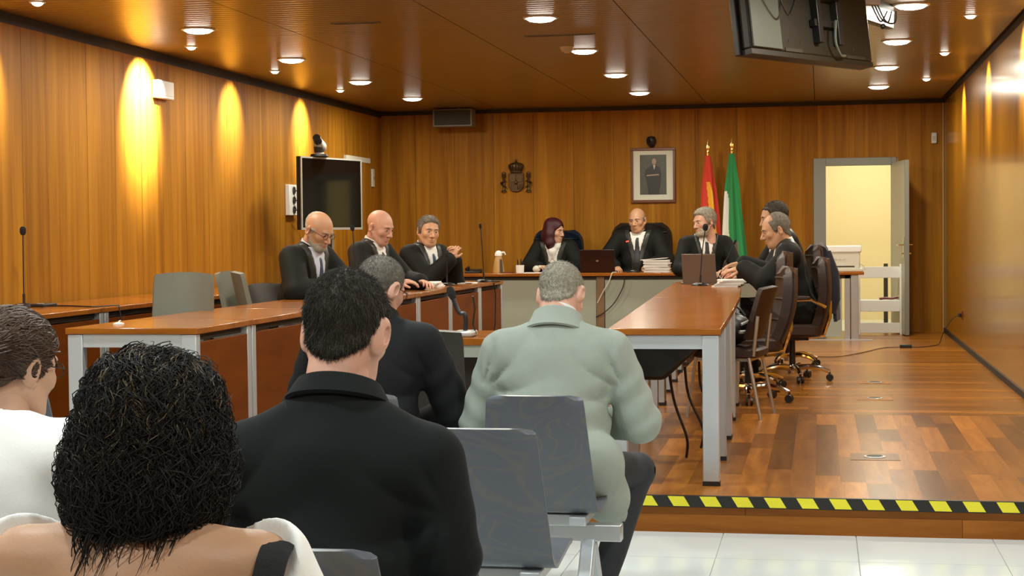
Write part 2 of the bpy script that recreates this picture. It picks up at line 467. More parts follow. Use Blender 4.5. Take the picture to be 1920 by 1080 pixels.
# ceiling of ribbed wood-toned metal, in bays
ce = struct(MB().bx(XL-.15, XR+.15, YF-.1, YB+.16, ZC+.02, ZC+.1).build('ceiling', 'gap_dark'))
xs = [XL+.03, -3.91, -2.63, -1.35, -.07, XR-.03]
ys = [YF, 2.0, 5.4, 8.8, 12.2, 15.6, YB-.02]
for a, b in zip(xs[:-1], xs[1:]):
    for c, d in zip(ys[:-1], ys[1:]):
        MB().bx(a+.004, b-.004, c+.003, d-.003, ZC, ZC+.02).build('panel', 'ceiling_metal', ce, smooth=False)

# door, frame and the lit room behind ---------------------------------
d1 = struct(thing('door_1', 'open grey door with steel frame in the back wall', 'door', (0, 0, 0)))
del d1['category']
f = MB()
f.bx(DX0-.11, DX0+.035, YB-.025, YB+.17, ZS, DZ+.06).bx(DX1-.02, DX1+.04, YB-.025, YB+.17, ZS, DZ+.06).bx(DX0+.035, DX1-.02, YB-.025, YB+.17, DZ-.03, DZ+.06)
f.build('door_frame', 'door_grey', d1, bevel=.004)
lf = MB().bx(-.045, 0, -.80, 0, .0, 2.0).build('door_leaf', 'door_leaf', d1, loc=(DX1+.025, YB-.03, ZS+.012), rot=(0, 0, R(8.5)), bevel=.002)
MB().bx(-.046, .001, -.802, -.77, 0, 2.0).build('leaf_edge', 'door_grey', lf)
h = MB()
for sx, xx in ((-1, -.045), (1, 0)):
    h.bx(min(xx, xx+sx*.008), max(xx, xx+sx*.008), -.755, -.715, .88, 1.12)
    h.tube([(xx, -.735, 1.03), (xx+sx*.05, -.735, 1.03), (xx+sx*.055, -.72, 1.03), (xx+sx*.055, -.61, 1.025)], .009, 8)
    h.tube([(xx, -.735, .93), (xx+sx*.035, -.735, .93)], .012, 8)
h.build('handle', 'chrome', lf)
sr = struct(MB().bx(-1.2, 2.6, YB+.16, 23.0, ZS-.05, ZS).build('floor_side_room', 'tile'))
struct(MB().bx(-1.2, 2.6, 22.9, 23.0, ZS, 3.0).build('wall_side_room', 'cream_wall'))
struct(MB().bx(-1.3, -1.2, YB+.16, 23.0, ZS, 3.0).bx(2.6, 2.7, YB+.16, 23.0, ZS, 3.0).build('wall_side_room', 'cream_wall'))
struct(MB().bx(-1.3, 2.7, YB+.16, 23.0, 3.0, 3.05).build('ceiling_side_room', 'cream_wall'))
def ceiling_lamp(loc, label, r=.105, power=LAMP_W, glow=True, group='large round downlights', ring=.022, col=LAMP_COL):
    t = thing('downlight' if r > .06 else 'wall_spot', label, 'ceiling light', loc, group=group)
    MB().lathe([(r, -.001), (r+ring, -.001), (r+ring, -.006), (r+ring*.6, -.012), (r, -.010), (r, -.001)], n=28).build('trim_ring', 'lamp_ring', t)
    MB().lathe([(r, -.004), (r*.95, -.016), (r*.78, -.027), (r*.45, -.034), (0, -.037)], n=28).build('diffuser', 'lamp_glow', t)
    l = bpy.data.lights.new('lamp', 'AREA'); l.shape = 'DISK'; l.size = r * 2; l.energy = power; l.color = col
    lo = bpy.data.objects.new('lamp', l); COL.objects.link(lo); lo.parent = t; lo.location = (0, 0, -.043)
    return t
sl = ceiling_lamp((.6, 21.6, 3.0), 'round ceiling light in the room behind the open door', .15, 48)
del sl['group']
rows = [11.67, 13.86, 16.05, 18.2]
cn = {-4.53: 'left', -1.96: 'middle', .61: 'right'}
orda = ['nearest', 'second', 'third', 'farthest']
for xx, nm in cn.items():
    for k, yy in enumerate(rows):
        ceiling_lamp((xx, yy, ZC), '%s round downlight of the %s ceiling row above the stage' % (orda[k], nm))
    for k, yy in enumerate((9.49, 7.3, 5.1, 2.9, .7)):
        ceiling_lamp((xx, yy, ZC), '%s round downlight from the stage in the %s ceiling row over the public' % (('first', 'second', 'third', 'fourth', 'fifth')[k], nm), group='downlights of the %s row above the public' % nm, col=HALL_COL if yy < 9 else LAMP_COL)
# small spots that graze the walls
def wall_spot(x, y, label, side, power=SPOT_W, ang=72):
    t = thing('wall_spot', label, 'spotlight', (x, y, ZC), group='small wall spots')
    MB().lathe([(.038, 0), (.055, 0), (.055, -.006), (.04, -.010), (.038, 0)], n=20).build('trim_ring', 'lamp_ring', t)
    MB().lathe([(.037, -.003), (.032, -.018), (.018, -.027), (0, -.03)], n=16).build('diffuser', 'lamp_glow', t)
    l = bpy.data.lights.new('lamp', 'SPOT'); l.energy = power * 4; l.spot_size = R(ang); l.spot_blend = 1.0; l.shadow_soft_size = .03; l.color = LAMP_COL
    lo = bpy.data.objects.new('lamp', l); COL.objects.link(lo); lo.parent = t; lo.location = (0, 0, -.036)
    lo.rotation_euler = (0, R(-50) * side, 0)
    return t
for k, (y, pw_) in enumerate(((10.05, 90), (12.72, 480), (14.8, 62), (16.93, 70))):
    wall_spot(-5.0, y, '%s small spotlight in the ceiling along the left wall' % orda[k], -1, pw_)
for k, y in enumerate((12.35, 14.9, 17.42)):
    wall_spot(1.06, y, '%s small spotlight in the ceiling along the right wall' % ('nearest', 'middle', 'farthest')[k], 1, 55)
for k, y in enumerate((7.4, 9.9)):
    wall_spot(1.06, y, '%s small spotlight near the right wall towards the stage front' % ('last', 'next to last')[k], 1, 55)
# ================================================================== DESKS
def desk(label, y0, y1, xf, xb, face=1, name='desk', panel=True, legs=(0, 1), group=None, ztop=ZT, dx=(0, 0), gap=.0, wide=.085):
    """a desk running along the room; front side at xf (faces the middle), back side at xb; dx = shift of the far end"""
    s = 1 if xf > xb else -1
    t = thing(name, label, 'desk', (0, y0, ZS), group=group)
    H = ztop - ZS; L = y1 - y0
    def X(x, v): return x + (dx[0] if x == xf else dx[1]) * v
    poly = [(X(xb, 0), .003), (X(xf, 0), .003), (X(xf, 1), L-.003), (X(xb, 1), L-.003)]
    if s < 0: poly = poly[::-1]
    MB().prism(poly, H-.032, H).build('desk_top', 'desk_wood', t, bevel=.004)
    for v in legs:
        yc = .03 + .035 if v == 0 else L - .065
        yc = max(.04, min(L-.04, v * L)) 
        ax, bx_ = X(xf, v), X(xb, v)
        for q, xx in enumerate((ax - s*.05, bx_ + s*.05)):
            g = MB().bx(xx-.04, xx+.04, yc-.03, yc+.03, .02, H-.034)
            lg = g.build('leg', 'alu_light', t, bevel=.004)
            MB().bx(xx-.042, xx+.042, yc-.032, yc+.032, 0, .02).build('foot', 'black_plastic', lg)
        MB().bx(min(ax, bx_)+.09, max(ax, bx_)-.09, yc-.02, yc+.02, H-.10, H-.034).build('cross_rail', 'alu_light', t)
    if panel:
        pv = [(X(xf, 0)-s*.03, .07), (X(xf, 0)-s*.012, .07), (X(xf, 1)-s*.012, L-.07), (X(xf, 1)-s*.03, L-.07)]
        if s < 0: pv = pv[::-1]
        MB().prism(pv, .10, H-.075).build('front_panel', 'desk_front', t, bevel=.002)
        pv = [(X(xf, 0)-s*.07, .07), (X(xf, 0)-s*.05, .07), (X(xf, 1)-s*.05, L-.07), (X(xf, 1)-s*.07, L-.07)]
        if s < 0: pv = pv[::-1]
        MB().prism(pv, H-.07, H-.034).build('rail', 'gap_dark', t)
    return t
yl = [7.95, 8.80, 10.10, 11.40, 12.69, 13.84, 14.99, 15.88]
names = ['nearest unit of the left front desk row, its metal end frame open', 'second unit of the left front desk row beside the nearest unit',
         'left front desk unit hidden behind the seated men', 'left front desk unit in front of the bearded lawyer', 'left front desk unit in front of the bald lawyer',
         'left front desk unit with the papers on it', 'last unit of the left front desk row with the tall microphone']
xfr = [-3.12, -3.12, -3.12, -3.12, -3.12, -3.12, -3.10, -3.06]
for k in range(7):
    desk(names[k], yl[k], yl[k+1], xfr[k], -3.84, group='left front desks', dx=(xfr[k+1]-xfr[k], 0))
yr = [6.9, 8.6, 10.3, 12.0, 13.7, 15.4]
yr[0] = 7.75
nm2 = ['rear desk unit at the left wall behind the woman with tied hair', 'rear desk unit at the left wall under the lone microphone', 'rear desk unit at the left wall behind the grey chair',
       'rear desk unit at the left wall behind the two small grey chairs', 'rear desk unit at the left wall beside the television']
for k in range(5):
    desk(nm2[k], yr[k], yr[k+1], -4.68, -5.41, group='left rear desks')
# right tables, edges drawing in towards the bench
ya = [7.95, 9.82, 11.68, 13.5, 15.3]
xra = [-.475, -.515, -.565, -.64, -.735]; xla = [-1.02, -1.10, -1.18, -1.255, -1.32]
nm3 = ['nearest unit of the right table row with bare metal legs', 'second unit of the right table row', 'third unit of the right table row in front of the chairs', 'last unit of the right table row under the grey laptop']
for k in range(4):
    desk(nm3[k], ya[k], ya[k+1], xla[k], xra[k], panel=False, legs=(0, .5, 1), group='right tables', dx=(xla[k+1]-xla[k], xra[k+1]-xra[k]), name='table')
# the judges' bench
bt = thing('judges_bench', 'long judges bench with wooden top and grey front panels', 'bench', (0, 18.62, ZS))
H = ZT - ZS
MB().bx(-4.18, .46, -.03, .70, H-.035, H).build('bench_top', 'desk_wood', bt, bevel=.005)
MB().bx(-4.12, .36, .02, .05, H-.075, H-.036).build('rail', 'gap_dark', bt)
cuts = [-4.10, -2.47, -1.08, .27]
for a, b in zip(cuts[:-1], cuts[1:]):
    MB().bx(a+.05, b-.05, .03, .05, .04, H-.06).build('front_panel', 'grey_panel', bt, bevel=.002)
for c in cuts[1:3]:
    MB().bx(c-.045, c+.045, .015, .055, .02, H-.04).build('post', 'post_wood', bt, bevel=.003)
MB().bx(-4.12, -4.05, .0, .07, .0, H-.036).build('leg', 'alu_light', bt, bevel=.003)
MB().bx(.25, .31, .02, .08, .01, H-.036).build('leg', 'alu', bt, bevel=.003)
MB().bx(.32, .40, .0, .07, .01, H-.036).build('leg', 'alu', bt, bevel=.003)
MB().bx(.30, .38, .55, .62, .0, H-.036).build('leg', 'alu', bt, bevel=.003)
MB().bx(-.25, .55, -.02, .02, .0, .012).build('foot_bar', 'alu_light', bt)
# low platform for the judges' chairs
struct(MB().bx(-4.0, -1.55, 19.34, YB-.02, ZS, ZS+.10).build('floor_platform', 'riser_wood'))
# witness table near the stage edge
wt = thing('witness_table', 'small wooden witness table behind the man in the grey jacket', 'table', (-1.62, 8.22, ZS))
MB().bx(-.42, .42, -.32, .32, .68, .715).build('table_top', 'desk_wood', wt, bevel=.003)
MB().bx(-.38, .38, -.30, -.28, .62, .68).build('rail', 'grey_panel', wt)
for a in (-.36, .36):
    for b in (-.27, .27): MB().bx(a-.025, a+.025, b-.025, b+.025, 0, .68).build('leg', 'alu', wt)
MB().bx(-.34, .34, -.02, 0, .2, .62).build('back_panel', 'gap_dark', wt)

# ================================================================== MICROPHONES
def mic(label, loc, pts, head=.016, hl=.045, base='oval', red=False, stem=.0045, group=None, rz=0.0):
    t = thing('microphone', label, 'microphone', loc, rz, group=group)
    if base == 'oval':
        MB().lathe([(.0, 0), (.075, 0), (.078, .006), (.066, .018), (.03, .028), (.0, .03)], n=24, sy=.8).build('base', 'black_plastic', t)
        MB().bx(-.018, .018, -.062, -.04, .018, .024).build('switch', 'silver_plastic', t)
    else:
        MB().bx(-.05, .05, -.07, .07, 0, .03).build('base', 'silver_plastic', t, bevel=.01)
    p = [Vector(q) for q in pts]
    # smooth the stem
    q = [p[0]]
    for i in range(len(p)-1):
        for k in range(1, 5): q.append(p[i].lerp(p[i+1], k/4))
    for _ in range(3): q = [q[0]] + [(q[i-1] + q[i]*2 + q[i+1]) / 4 for i in range(1, len(q)-1)] + [q[-1]]
    MB().tube(q, stem, 8).build('gooseneck', 'black_plastic', t)
    MB().tube([p[0], p[0] + (p[1]-p[0]).normalized()*.07], .009, 8).build('stem_socket', 'black_plastic', t)
    d = (q[-1] - q[-2]).normalized()
    e = q[-1]
    prof = [(0.0, 0), (head*.7, .004), (head, hl*.35), (head, hl*.75), (head*.6, hl*.97), (0.0, hl)]
    rot = d.to_track_quat('Z', 'Y').to_matrix()
    MB().lathe(prof, e - d*.005, 14, rot=rot).build('foam_head', 'black_foam', t)
    if red: MB().lathe([(head*.8, -.006), (head*1.05, -.004), (head*1.05, .004), (head*.8, .006)], e - d*.004, 14, rot=rot).build('light_ring', 'red_glow', t)
    return t
def gooseneck_to(base, tip): 
    v = Vector(tip) - Vector(base)
    return [(0, 0, .02), (v.x*.3, v.y*.3, v.z*.55), tuple(v)]
# far left, on the rear desk
b = atz(45, 576, ZT); tip = aty(43, 440, b.y)
mic('tall microphone standing alone on the rear desk at far left', b, gooseneck_to(b, tip), .021, .06)
c = atz(82, 575, ZT)
t = thing('cable_box', 'small black cable box beside the lone microphone', 'cable box', (c.x, c.y, ZT))
MB().bx(-.05, .05, -.1, .1, 0, .022).build('case', 'black_plastic', t, bevel=.006)
MB().bx(-.02, .02, -.06, -.03, .022, .026).build('button', 'silver_plastic', t)
cbl = tag(MB().tube([(c.x+.05, c.y, ZT+.006), (c.x+.2, c.y-.02, ZT+.006), (c.x+.42, c.y-.15, ZT+.006), (-4.67, c.y+.06, ZT+.006), (-4.655, c.y+.06, ZT-.1), (-4.65, c.y+.3, ZT-.33), (-4.64, c.y+.7, ZT-.2), (-4.645, c.y+1.0, ZT-.12)], .005, 6).build('cable', 'black_plastic'), 'black cable running off the rear desk and drooping in front', 'cable')
# end of the left front desk
b = Vector((-3.30, 15.62, ZT)); b = atz(905, 523, ZT); b = Vector((-3.27, 15.5, ZT)); tip = aty(901, 428, b.y)
b.x = aty(907, 521, 15.5).x
mic('tall thin microphone at the end of the left front desk', b, gooseneck_to(b, tip), .013, .05, rz=0)
MB_ = MB().tube([(b.x+.07, b.y, ZT+.005), (b.x+.16, b.y-.02, ZT+.005), (-3.075, b.y-.02, ZT-.01), (-3.06, b.y-.02, ZT-.12), (-3.065, b.y-.03, ZT-.4), (-3.07, b.y-.1, ZS+.25)], .006, 6)
tag(MB_.build('cable', 'black_plastic'), 'black cable hanging down the end of the left front desk', 'cable')
b = aty(838, 527, 14.5); b = Vector((b.x, 14.5, ZT)); tip = aty(838, 482, b.y)
mic('short microphone in front of the lawyer with clasped hands', b, gooseneck_to(b, tip), .014, .045)
b = Vector((aty(668, 540, 12.75).x, 12.75, ZT)); tip = aty(661, 432, 12.75)
mic('microphone in front of the bald lawyer', b, gooseneck_to(b, tip), .018, .05)
# witness microphone with long foam
b = Vector((-1.745, 8.04, ZS+.715)); 
t = mic('bent microphone with long foam cover on the witness table', b, [(0, 0, .02), (.004, 0, .12), aty(861, 590, 8.04) - b, aty(850, 560, 8.04) - b], .020, .07, base='wedge', stem=.012)
MB().tube([(.05, .02, .01), (.035, .02, .06), (.045, .02, .14), (.04, .0, .2)], .005, 6).build('cable', 'black_plastic', t)
# bench
b = Vector((aty(1187, 500, 18.86).x, 18.86, ZT)); tip = aty(1176, 452, 18.86)
mic('microphone with glowing red ring in front of the judge', b, gooseneck_to(b, tip), .016, .055, red=True, stem=.004)
# right table
b = Vector((aty(1313, 537, 14.15).x, 14.15, ZT)); tip = aty(1322, 432, 14.15)
mic('microphone with round foam in front of the grey laptop', b, gooseneck_to(b, tip), .024, .062)
b = Vector((aty(1345, 520, 15.0).x, 15.0, ZT)); tip = aty(1376, 458, 15.0)
mic('slanting microphone by the water bottle on the right table', b, [(0, 0, .02), (tip.x*.4-b.x*.4, 0, (tip.z-b.z)*.45), tip - b], .010, .05)

# ================================================================== CHAIRS
def rounded(w, h, r, n=5):
    pts = []
    for cx, cy, a0 in ((w/2-r, h-r, 0), (-w/2+r, h-r, 90), (-w/2+r, r, 180), (w/2-r, r, 270)):
        for k in range(n+1):
            a = R(a0 + 90*k/n); pts.append((cx + r*math.cos(a), cy + r*math.sin(a)))
    return pts
def cushion(mb, c, size, rot=None, rad=.03, crown=.02, nu=10, nv=10):
    """padded block: superellipse in plan, domed faces"""
    w, d, h = size
    vs = []; fs = []; nseg = 28; rings = [(.0, -1), (.6, -1), (.93, -.92), (1, -.6), (1, .6), (.93, .92), (.6, 1), (.0, 1)]
    for rr, zz in rings:
        for k in range(nseg):
            a = 2*PI*k/nseg; ca, sa = math.cos(a), math.sin(a)
            e = 2/6.0
            px = abs(ca)**e * (1 if ca >= 0 else -1) * w/2 * rr; py = abs(sa)**e * (1 if sa >= 0 else -1) * d/2 * rr
            pz = zz * h/2 + (crown * (1 - rr**2)) * (1 if zz > 0 else -1)
            p = Vector((px, py, pz))
            if rot is not None: p = rot @ p
            vs.append(p + Vector(c))
    m = len(rings)
    fs = [(i*nseg+k, i*nseg+(k+1)%nseg, (i+1)*nseg+(k+1)%nseg, (i+1)*nseg+k) for i in range(m-1) for k in range(nseg)]
    mb.add(vs, fs); return mb
def star_base(t, r=.30, hub_h=.09, metal='chrome', spin=0.0):
    b = MB().lathe([(.0, .055), (.035, .055), (.04, .10), (.03, .13), (.0, .13)], n=16).build('base_hub', metal, t)
    MB().cyl((0, 0, .12), (0, 0, .40), .026, .022).build('gas_column', 'black_plastic', t)
    for k in range(5):
        a = spin + 2*PI*k/5; c, s = math.cos(a), math.sin(a)
        arm = MB()
        pts = [(c*.03, s*.03, .105), (c*r*.45, s*r*.45, .118), (c*r*.8, s*r*.8, .10), (c*r, s*r, .075)]
        arm.tube(pts, [.024, .021, .018, .015], 8)
        ao = arm.build('base_arm', metal, t)
        w_ = MB()
        px, py = c*r, s*r; tx, ty = -s, c
        for q in (-1, 1):
            w_.cyl((px + tx*(.008*q) , py + ty*(.008*q), .03), (px + tx*(.026*q), py + ty*(.026*q), .03), .03, .027, 14)
        w_.cyl((px, py, .05), (px, py, .078), .008, .008, 8)
        w_.build('caster', 'black_plastic', ao)
def office_chair(label, loc, rz, leather='brown_leather', metal='chrome', seat_z=.47, back_h=.66, w=.50, arms=True, lean=12, group=None, spin=.3, back_w=None, top_r=.10, name='office_chair', wood_back=True):
    """faces local +y"""
    t = thing(name, label, 'chair', loc, rz, group)
    star_base(t, metal=metal, spin=spin)
    cushion(MB(), (0, .02, seat_z-.05), (w, .50, .10), crown=.018).build('seat', leather, t)
    MB().bx(-.12, .12, -.12, .14, seat_z-.135, seat_z-.10).build('seat_plate', 'black_plastic', t)
    bw = back_w or w
    la = R(lean)
    g = []
    n = 14
    for i in range(n+1):
        v = i/n; z = seat_z - .04 + back_h*v
        yy = -.20 - math.tan(la)*back_h*v*.85 - .05*math.sin(v*PI*1.2)*.6
        wv = bw*(.86 + .16*math.sin(v*PI*.8))
        if v > .8: wv *= 1 - .30*((v-.8)/.2)**2.2
        row = []
        for j in range(11):
            u = -1 + 2*j/10
            row.append((u*wv/2, yy + .045*u*u, z + (-.02*u*u if v > .95 else 0)))
        g.append(row)
    MB().sheet(g, .065).build('backrest', leather, t, ang=1.2)
    g2 = [[(x*.97, y-.042, z-.005) for x, y, z in r] for r in g]
    MB().sheet(g2, .02).build('back_shell', 'brown_leather' if wood_back else leather, t, ang=1.2)
    # horizontal cushions rolls on the backrest front
    for v in (.3, .62, .86):
        i = int(v*n); r_ = g[i]
        MB().tube([(x*.9, y+.033, z) for x, y, z in r_], .008, 6).build('seam_roll', leather, t)
    MB().tube([(0, -.10, seat_z-.12), (0, -.25, seat_z-.10), (0, -.30, seat_z+.05), (0, -.30, seat_z+.18)], .02, 8).build('back_bracket', metal, t)
    if arms:
        for s in (-1, 1):
            ar = MB().tube([(s*(w/2-.02), .16, seat_z-.10), (s*(w/2+.05), .16, seat_z-.02), (s*(w/2+.06), .14, seat_z+.19), (s*(w/2+.06), -.12, seat_z+.20), (s*(w/2+.03), -.24, seat_z+.14)], .014, 8).build('armrest', metal, t)
            cushion(MB(), (s*(w/2+.06), .02, seat_z+.215), (.055, .27, .03), crown=.004).build('arm_pad', leather, ar)
    return t
def visitor_chair(label, loc, rz, up='grey_uphol', seat_z=.45, back_top=.98, bw=.42, legm='alu', group=None, name='visitor_chair', sled=False, back0=.52):
    t = thing(name, label, 'chair', loc, rz, group)
    cushion(MB(), (0, .0, seat_z-.025), (.46, .46, .06), crown=.012).build('seat', up, t)
    g = []
    for i in range(11):
        v = i/10; z = back0 + (back_top-back0)*v
        y = -.20 - .10*v
        wv = bw*(1 + .04*(1-v))
        if v > .93: wv *= .975
        g.append([(u*wv/2, y + .05*u*u, z - (.012*u*u if v > .9 else 0)) for u in np.linspace(-1, 1, 9)])
    MB().sheet(g, .035).build('backrest', up, t, ang=1.0)
    for s in (-1, 1):
        x = s*.20
        MB().tube([(x, -.20, seat_z-.04), (x, -.23, back0+.15)], .012, 8).build('back_upright', legm, t)
        if sled:
            MB().tube([(x, .18, seat_z-.05), (x*1.05, .22, .02), (x*1.05, .2, .012), (x*1.05, -.2, .012), (x*1.05, -.22, .02), (x, -.16, seat_z-.05)], .011, 8).build('leg', legm, t)
        else:
            MB().tube([(x, .18, seat_z-.05), (x*1.1, .24, 0)], .012, 8).build('leg', legm, t)
            MB().tube([(x, -.17, seat_z-.05), (x*1.1, -.25, 0)], .012, 8).build('leg', legm, t)
    MB().bx(-.2, .2, -.18, .18, seat_z-.075, seat_z-.055).build('seat_frame', legm, t)
    return t
# left: grey chairs between the two desk rows (face the middle)
c = aty(326, 560, 9.55)
visitor_chair('large grey chair behind the nearest left desk', (c.x, 9.55, ZS), R(-172), back_top=1.0, bw=.37, back0=.42)
c = aty(400, 520, 11.5)
visitor_chair('grey chair partly hidden behind the large grey chair', (c.x+.27, 11.75, ZS), R(-95), back_top=.96, bw=.42)
c = aty(440, 520, 11.2)
visitor_chair('narrow grey chair seen edge on next to the bearded lawyer', (c.x+.36, 11.05, ZS), R(-66), back_top=.98, bw=.42)
# witness side chair in the hall
visitor_chair('dark leather chair back beside the man in the dark suit', (-1.71, 6.95, 0), R(6), 'dark_uphol', seat_z=.46, back_top=1.0, bw=.42, back0=.5)
# right side chairs along the table
visitor_chair('thin-legged brown chair pushed against the right table', (-.60, 11.05, ZS), R(80), 'tan_leather' if False else 'brown_leather', seat_z=.45, back_top=.86, bw=.40, legm='alu', sled=False)
office_chair('nearest brown leather swivel chair beside the right table', (-.52, 11.95, ZS), R(98), spin=.55, back_h=.53, lean=15, w=.50, arms=False, group='brown leather swivel chairs')
office_chair('brown leather swivel chair between the empty one and the typing man', (-.56, 12.85, ZS), R(92), spin=.2, back_h=.63, lean=12, arms=False, group='brown leather swivel chairs')
# rows of public seats ------------------------------------------------
def seat_row(y, xs, labels, beam_x, group):
    """chairs on a shared beam; backs at depth y, sitters face +y"""
    bm = thing('seat_beam', 'metal beam carrying the %s' % group, 'seat frame', (0, y, 0))
    MB().bx(beam_x[0], beam_x[1], .17, .23, .30, .36).build('beam', 'alu', bm, bevel=.004)
    for lx in (beam_x[0]+.12, beam_x[1]-.12, (beam_x[0]+beam_x[1])/2):
        lg = MB()
        lg.extr([(lx-.025, .17, .31), (lx-.025, .23, .31), (lx-.025, .46, .03), (lx-.025, .46, 0), (lx-.025, .40, 0)], (.05, 0, 0))
        lg.extr([(lx-.025, .23, .31), (lx-.025, .17, .31), (lx-.025, -.06, .03), (lx-.025, -.06, 0), (lx-.025, .0, 0)], (.05, 0, 0))
        lg.build('leg', 'alu_light', bm, bevel=.006)
    for x, lb in zip(xs, labels):
        if lb is None: continue
        t = thing('public_chair', lb, 'chair', (x, y, 0), group=group)
        prof = []   # (y, z, half width)
        for i in range(9):
            v = i/8; prof.append((-.045 + .085*v + .0*v, .84 - .36*v, .168 + .030*v))
        for i in range(1, 7):
            a = R(90*i/6); prof.append((.04 + .06*(1-math.cos(a)) , .48 - .06*math.sin(a), .198 + .008*i/6))
        for i in range(1, 8):
            v = i/7; prof.append((.10 + .36*v, .42 + .028*v - (.02*max(0, v-.8)/.2), .206 - .004*v))
        g = []
        for k, (yy, zz, hw) in enumerate(prof):
            row = []
            for u in np.linspace(-1, 1, 11):
                h = hw
                if k == 0: h = hw - .018
                if k == len(prof)-1: h = hw - .03
                zz2 = zz
                row.append((u*h, yy - (.012*(1-u*u) if k < 9 else 0), zz2))
            g.append(row)
        # rounded top corners: add an extra short ring
        y0_, z0_, h0 = prof[0]
        g[0] = [(u*(h0-.012), y0_ - .012*(1-u*u), z0_ + 0.0 - .010*max(0, abs(u)-.8)/.2) for u in np.linspace(-1, 1, 11)]
        g.insert(1, [(u*h0, y0_ + .003 - .012*(1-u*u), z0_-.014) for u in np.linspace(-1, 1, 11)])
        sh = MB().sheet(g, .013).build('seat_shell', 'chair_shell', t, ang=1.0)
        MB().bx(-.13, .13, .12, .28, .362, .405).build('bracket', 'alu', t, bevel=.004)
        for q in (-.13, .13): MB().bx(q-.03, q+.03, .05, .36, .375, .408).build('support_arm', 'alu_light', t, bevel=.004)
    return bm
PT = .655
C0 = -.97
seat_row(5.62, [C0 - PT*k for k in range(5)], ['blue-grey wooden shell chair of the man in the grey jacket', 'blue-grey shell chair of the man in the dark suit', 'blue-grey shell chair in the front row whose corner shows beside the black polo shoulder', 'blue-grey shell chair in the front row behind the curly hair', 'blue-grey shell chair in the front row behind the woman with glasses'], (-4.0, -.70), 'front row of public seats')
seat_row(4.67, [C0 - PT*k for k in range(5)], ['empty wooden shell chair with brown grain directly behind the grey jacket', 'empty shell chair in the second row behind the dark suit', 'empty shell chair in the second row behind the black polo shoulder', 'empty shell chair in the second row beside the neck of the woman with glasses', 'empty shell chair in the second row at far left'], (-4.0, -.72), 'second row of public seats')
seat_row(3.80, [C0-.02 - PT*k for k in range(4)], ['empty shell chair whose edge shows beside the black polo sleeve', 'empty shell chair in the third row in front of the black polo', 'empty shell chair in the third row in front of the white blouse', 'empty shell chair in the third row outside the left picture edge'], (-3.5, -.74), 'third row of public seats')
seat_row(2.86, [-.945 - PT*k for k in range(2)], ['shell chair of the man in the black polo', 'shell chair of the woman in the white blouse at bottom left'], (-2.2, -.7), 'fourth row of public seats')
seat_row(1.95, [-.945], ['shell chair of the woman with curly dark hair'], (-1.6, -.62), 'fifth row of public seats')
# ================================================================== THINGS ON THE WALLS
# loudspeaker under the ceiling
t = thing('loudspeaker', 'grey loudspeaker box hung under the ceiling on the back wall', 'loudspeaker', (-4.42, 19.86, 2.70))
MB().bx(-.245, .245, -.11, .12, 0, .215).build('cabinet', 'speaker_case', t, bevel=.006)
MB().bx(-.225, .225, -.118, -.108, .018, .197).build('grille', 'speaker_grille', t)
MB().cyl((.06, 0, .21), (.06, 0, .23), .02, .02, 10).build('hanger', 'alu', t)
# coat of arms in bronze relief
t = thing('coat_of_arms', 'bronze coat of arms with crown and two pillars', 'coat of arms', (-3.715, YB, 1.90))
def shield(w, h, n=8):
    p = [(-w/2, h), (w/2, h)]
    p += [(w/2*math.cos(R(a)), h*.32 - h*.32*math.sin(R(a))) for a in np.linspace(0, 180, 2*n+1)]
    return p
sh_ = shield(.19, .235)
MB().extr([(x, -.028, z) for x, z in sh_], (0, .026, 0)).build('shield', 'bronze', t, bevel=.006)
d = MB()
d.bx(-.085, -.006, -.036, -.026, .125, .222); 
d.build('quarter', 'bronze', t, bevel=.004)
MB().extr([(.006, -.036, .125), (.085, -.036, .125), (.085, -.036, .222), (.006, -.036, .222)], (0, .01, 0)).build('quarter', 'bronze', t, bevel=.004)
for k in range(4): MB().bx(-.085+.02*k, -.075+.02*k, -.036, -.026, .03+.006*abs(3-k), .115).build('stripe', 'bronze', t)
for k in range(4): MB().tube([(.012+.022*k, -.03, .10), (.02+.02*k, -.034, .06), (.012+.018*k, -.03, .03)], .004, 6).build('chain', 'bronze', t)
MB().ball((0, -.034, .118), .022, 10, (1, .5, 1.2)).build('escutcheon', 'bronze', t)
cw = thing_part = bpy.data.objects.new('crown', MB().lathe([(.07, 0), (.085, .015), (.098, .05), (.095, .075), (.07, .095), (.03, .105), (.0, .108)], n=20, sy=.35).mesh('crown', 'bronze')); COL.objects.link(cw); cw.parent = t; cw.location = (0, -.02, .262)
MB().lathe([(.062, -.02), (.072, -.02), (.076, 0), (.062, 0)], n=20, sy=.4).build('crown_band', 'bronze', cw)
for k in range(5):
    x = -.08 + .04*k
    MB().tube([(x*.8, -.03, .01), (x*1.05, -.045, .05), (x*.5, -.03, .098)], .006, 6).build('crown_arch', 'bronze', cw)
MB().ball((0, 0, .118), .013, 8).build('orb', 'bronze', cw)
MB().bx(-.004, .004, -.005, .005, .128, .15).bx(-.012, .012, -.005, .005, .137, .143).build('cross', 'bronze', cw)
for s in (-1, 1):
    x = s*.155
    pl = MB().lathe([(.034, 0), (.034, .012), (.024, .02), (.02, .03), (.016, .04), (.016, .17), (.022, .185), (.028, .192), (.028, .205), (.018, .21), (.026, .225), (.022, .245), (.0, .255)], (x, -.02, .0), 14, sy=.6).build('pillar', 'bronze', t)
    MB().tube([(x - s*.03, -.03, .06), (x, -.042, .075), (x + s*.032, -.03, .10), (x + s*.036, -.02, .12), (x, -.042, .125), (x - s*.028, -.03, .14)], .010, 6).build('ribbon', 'bronze', pl)
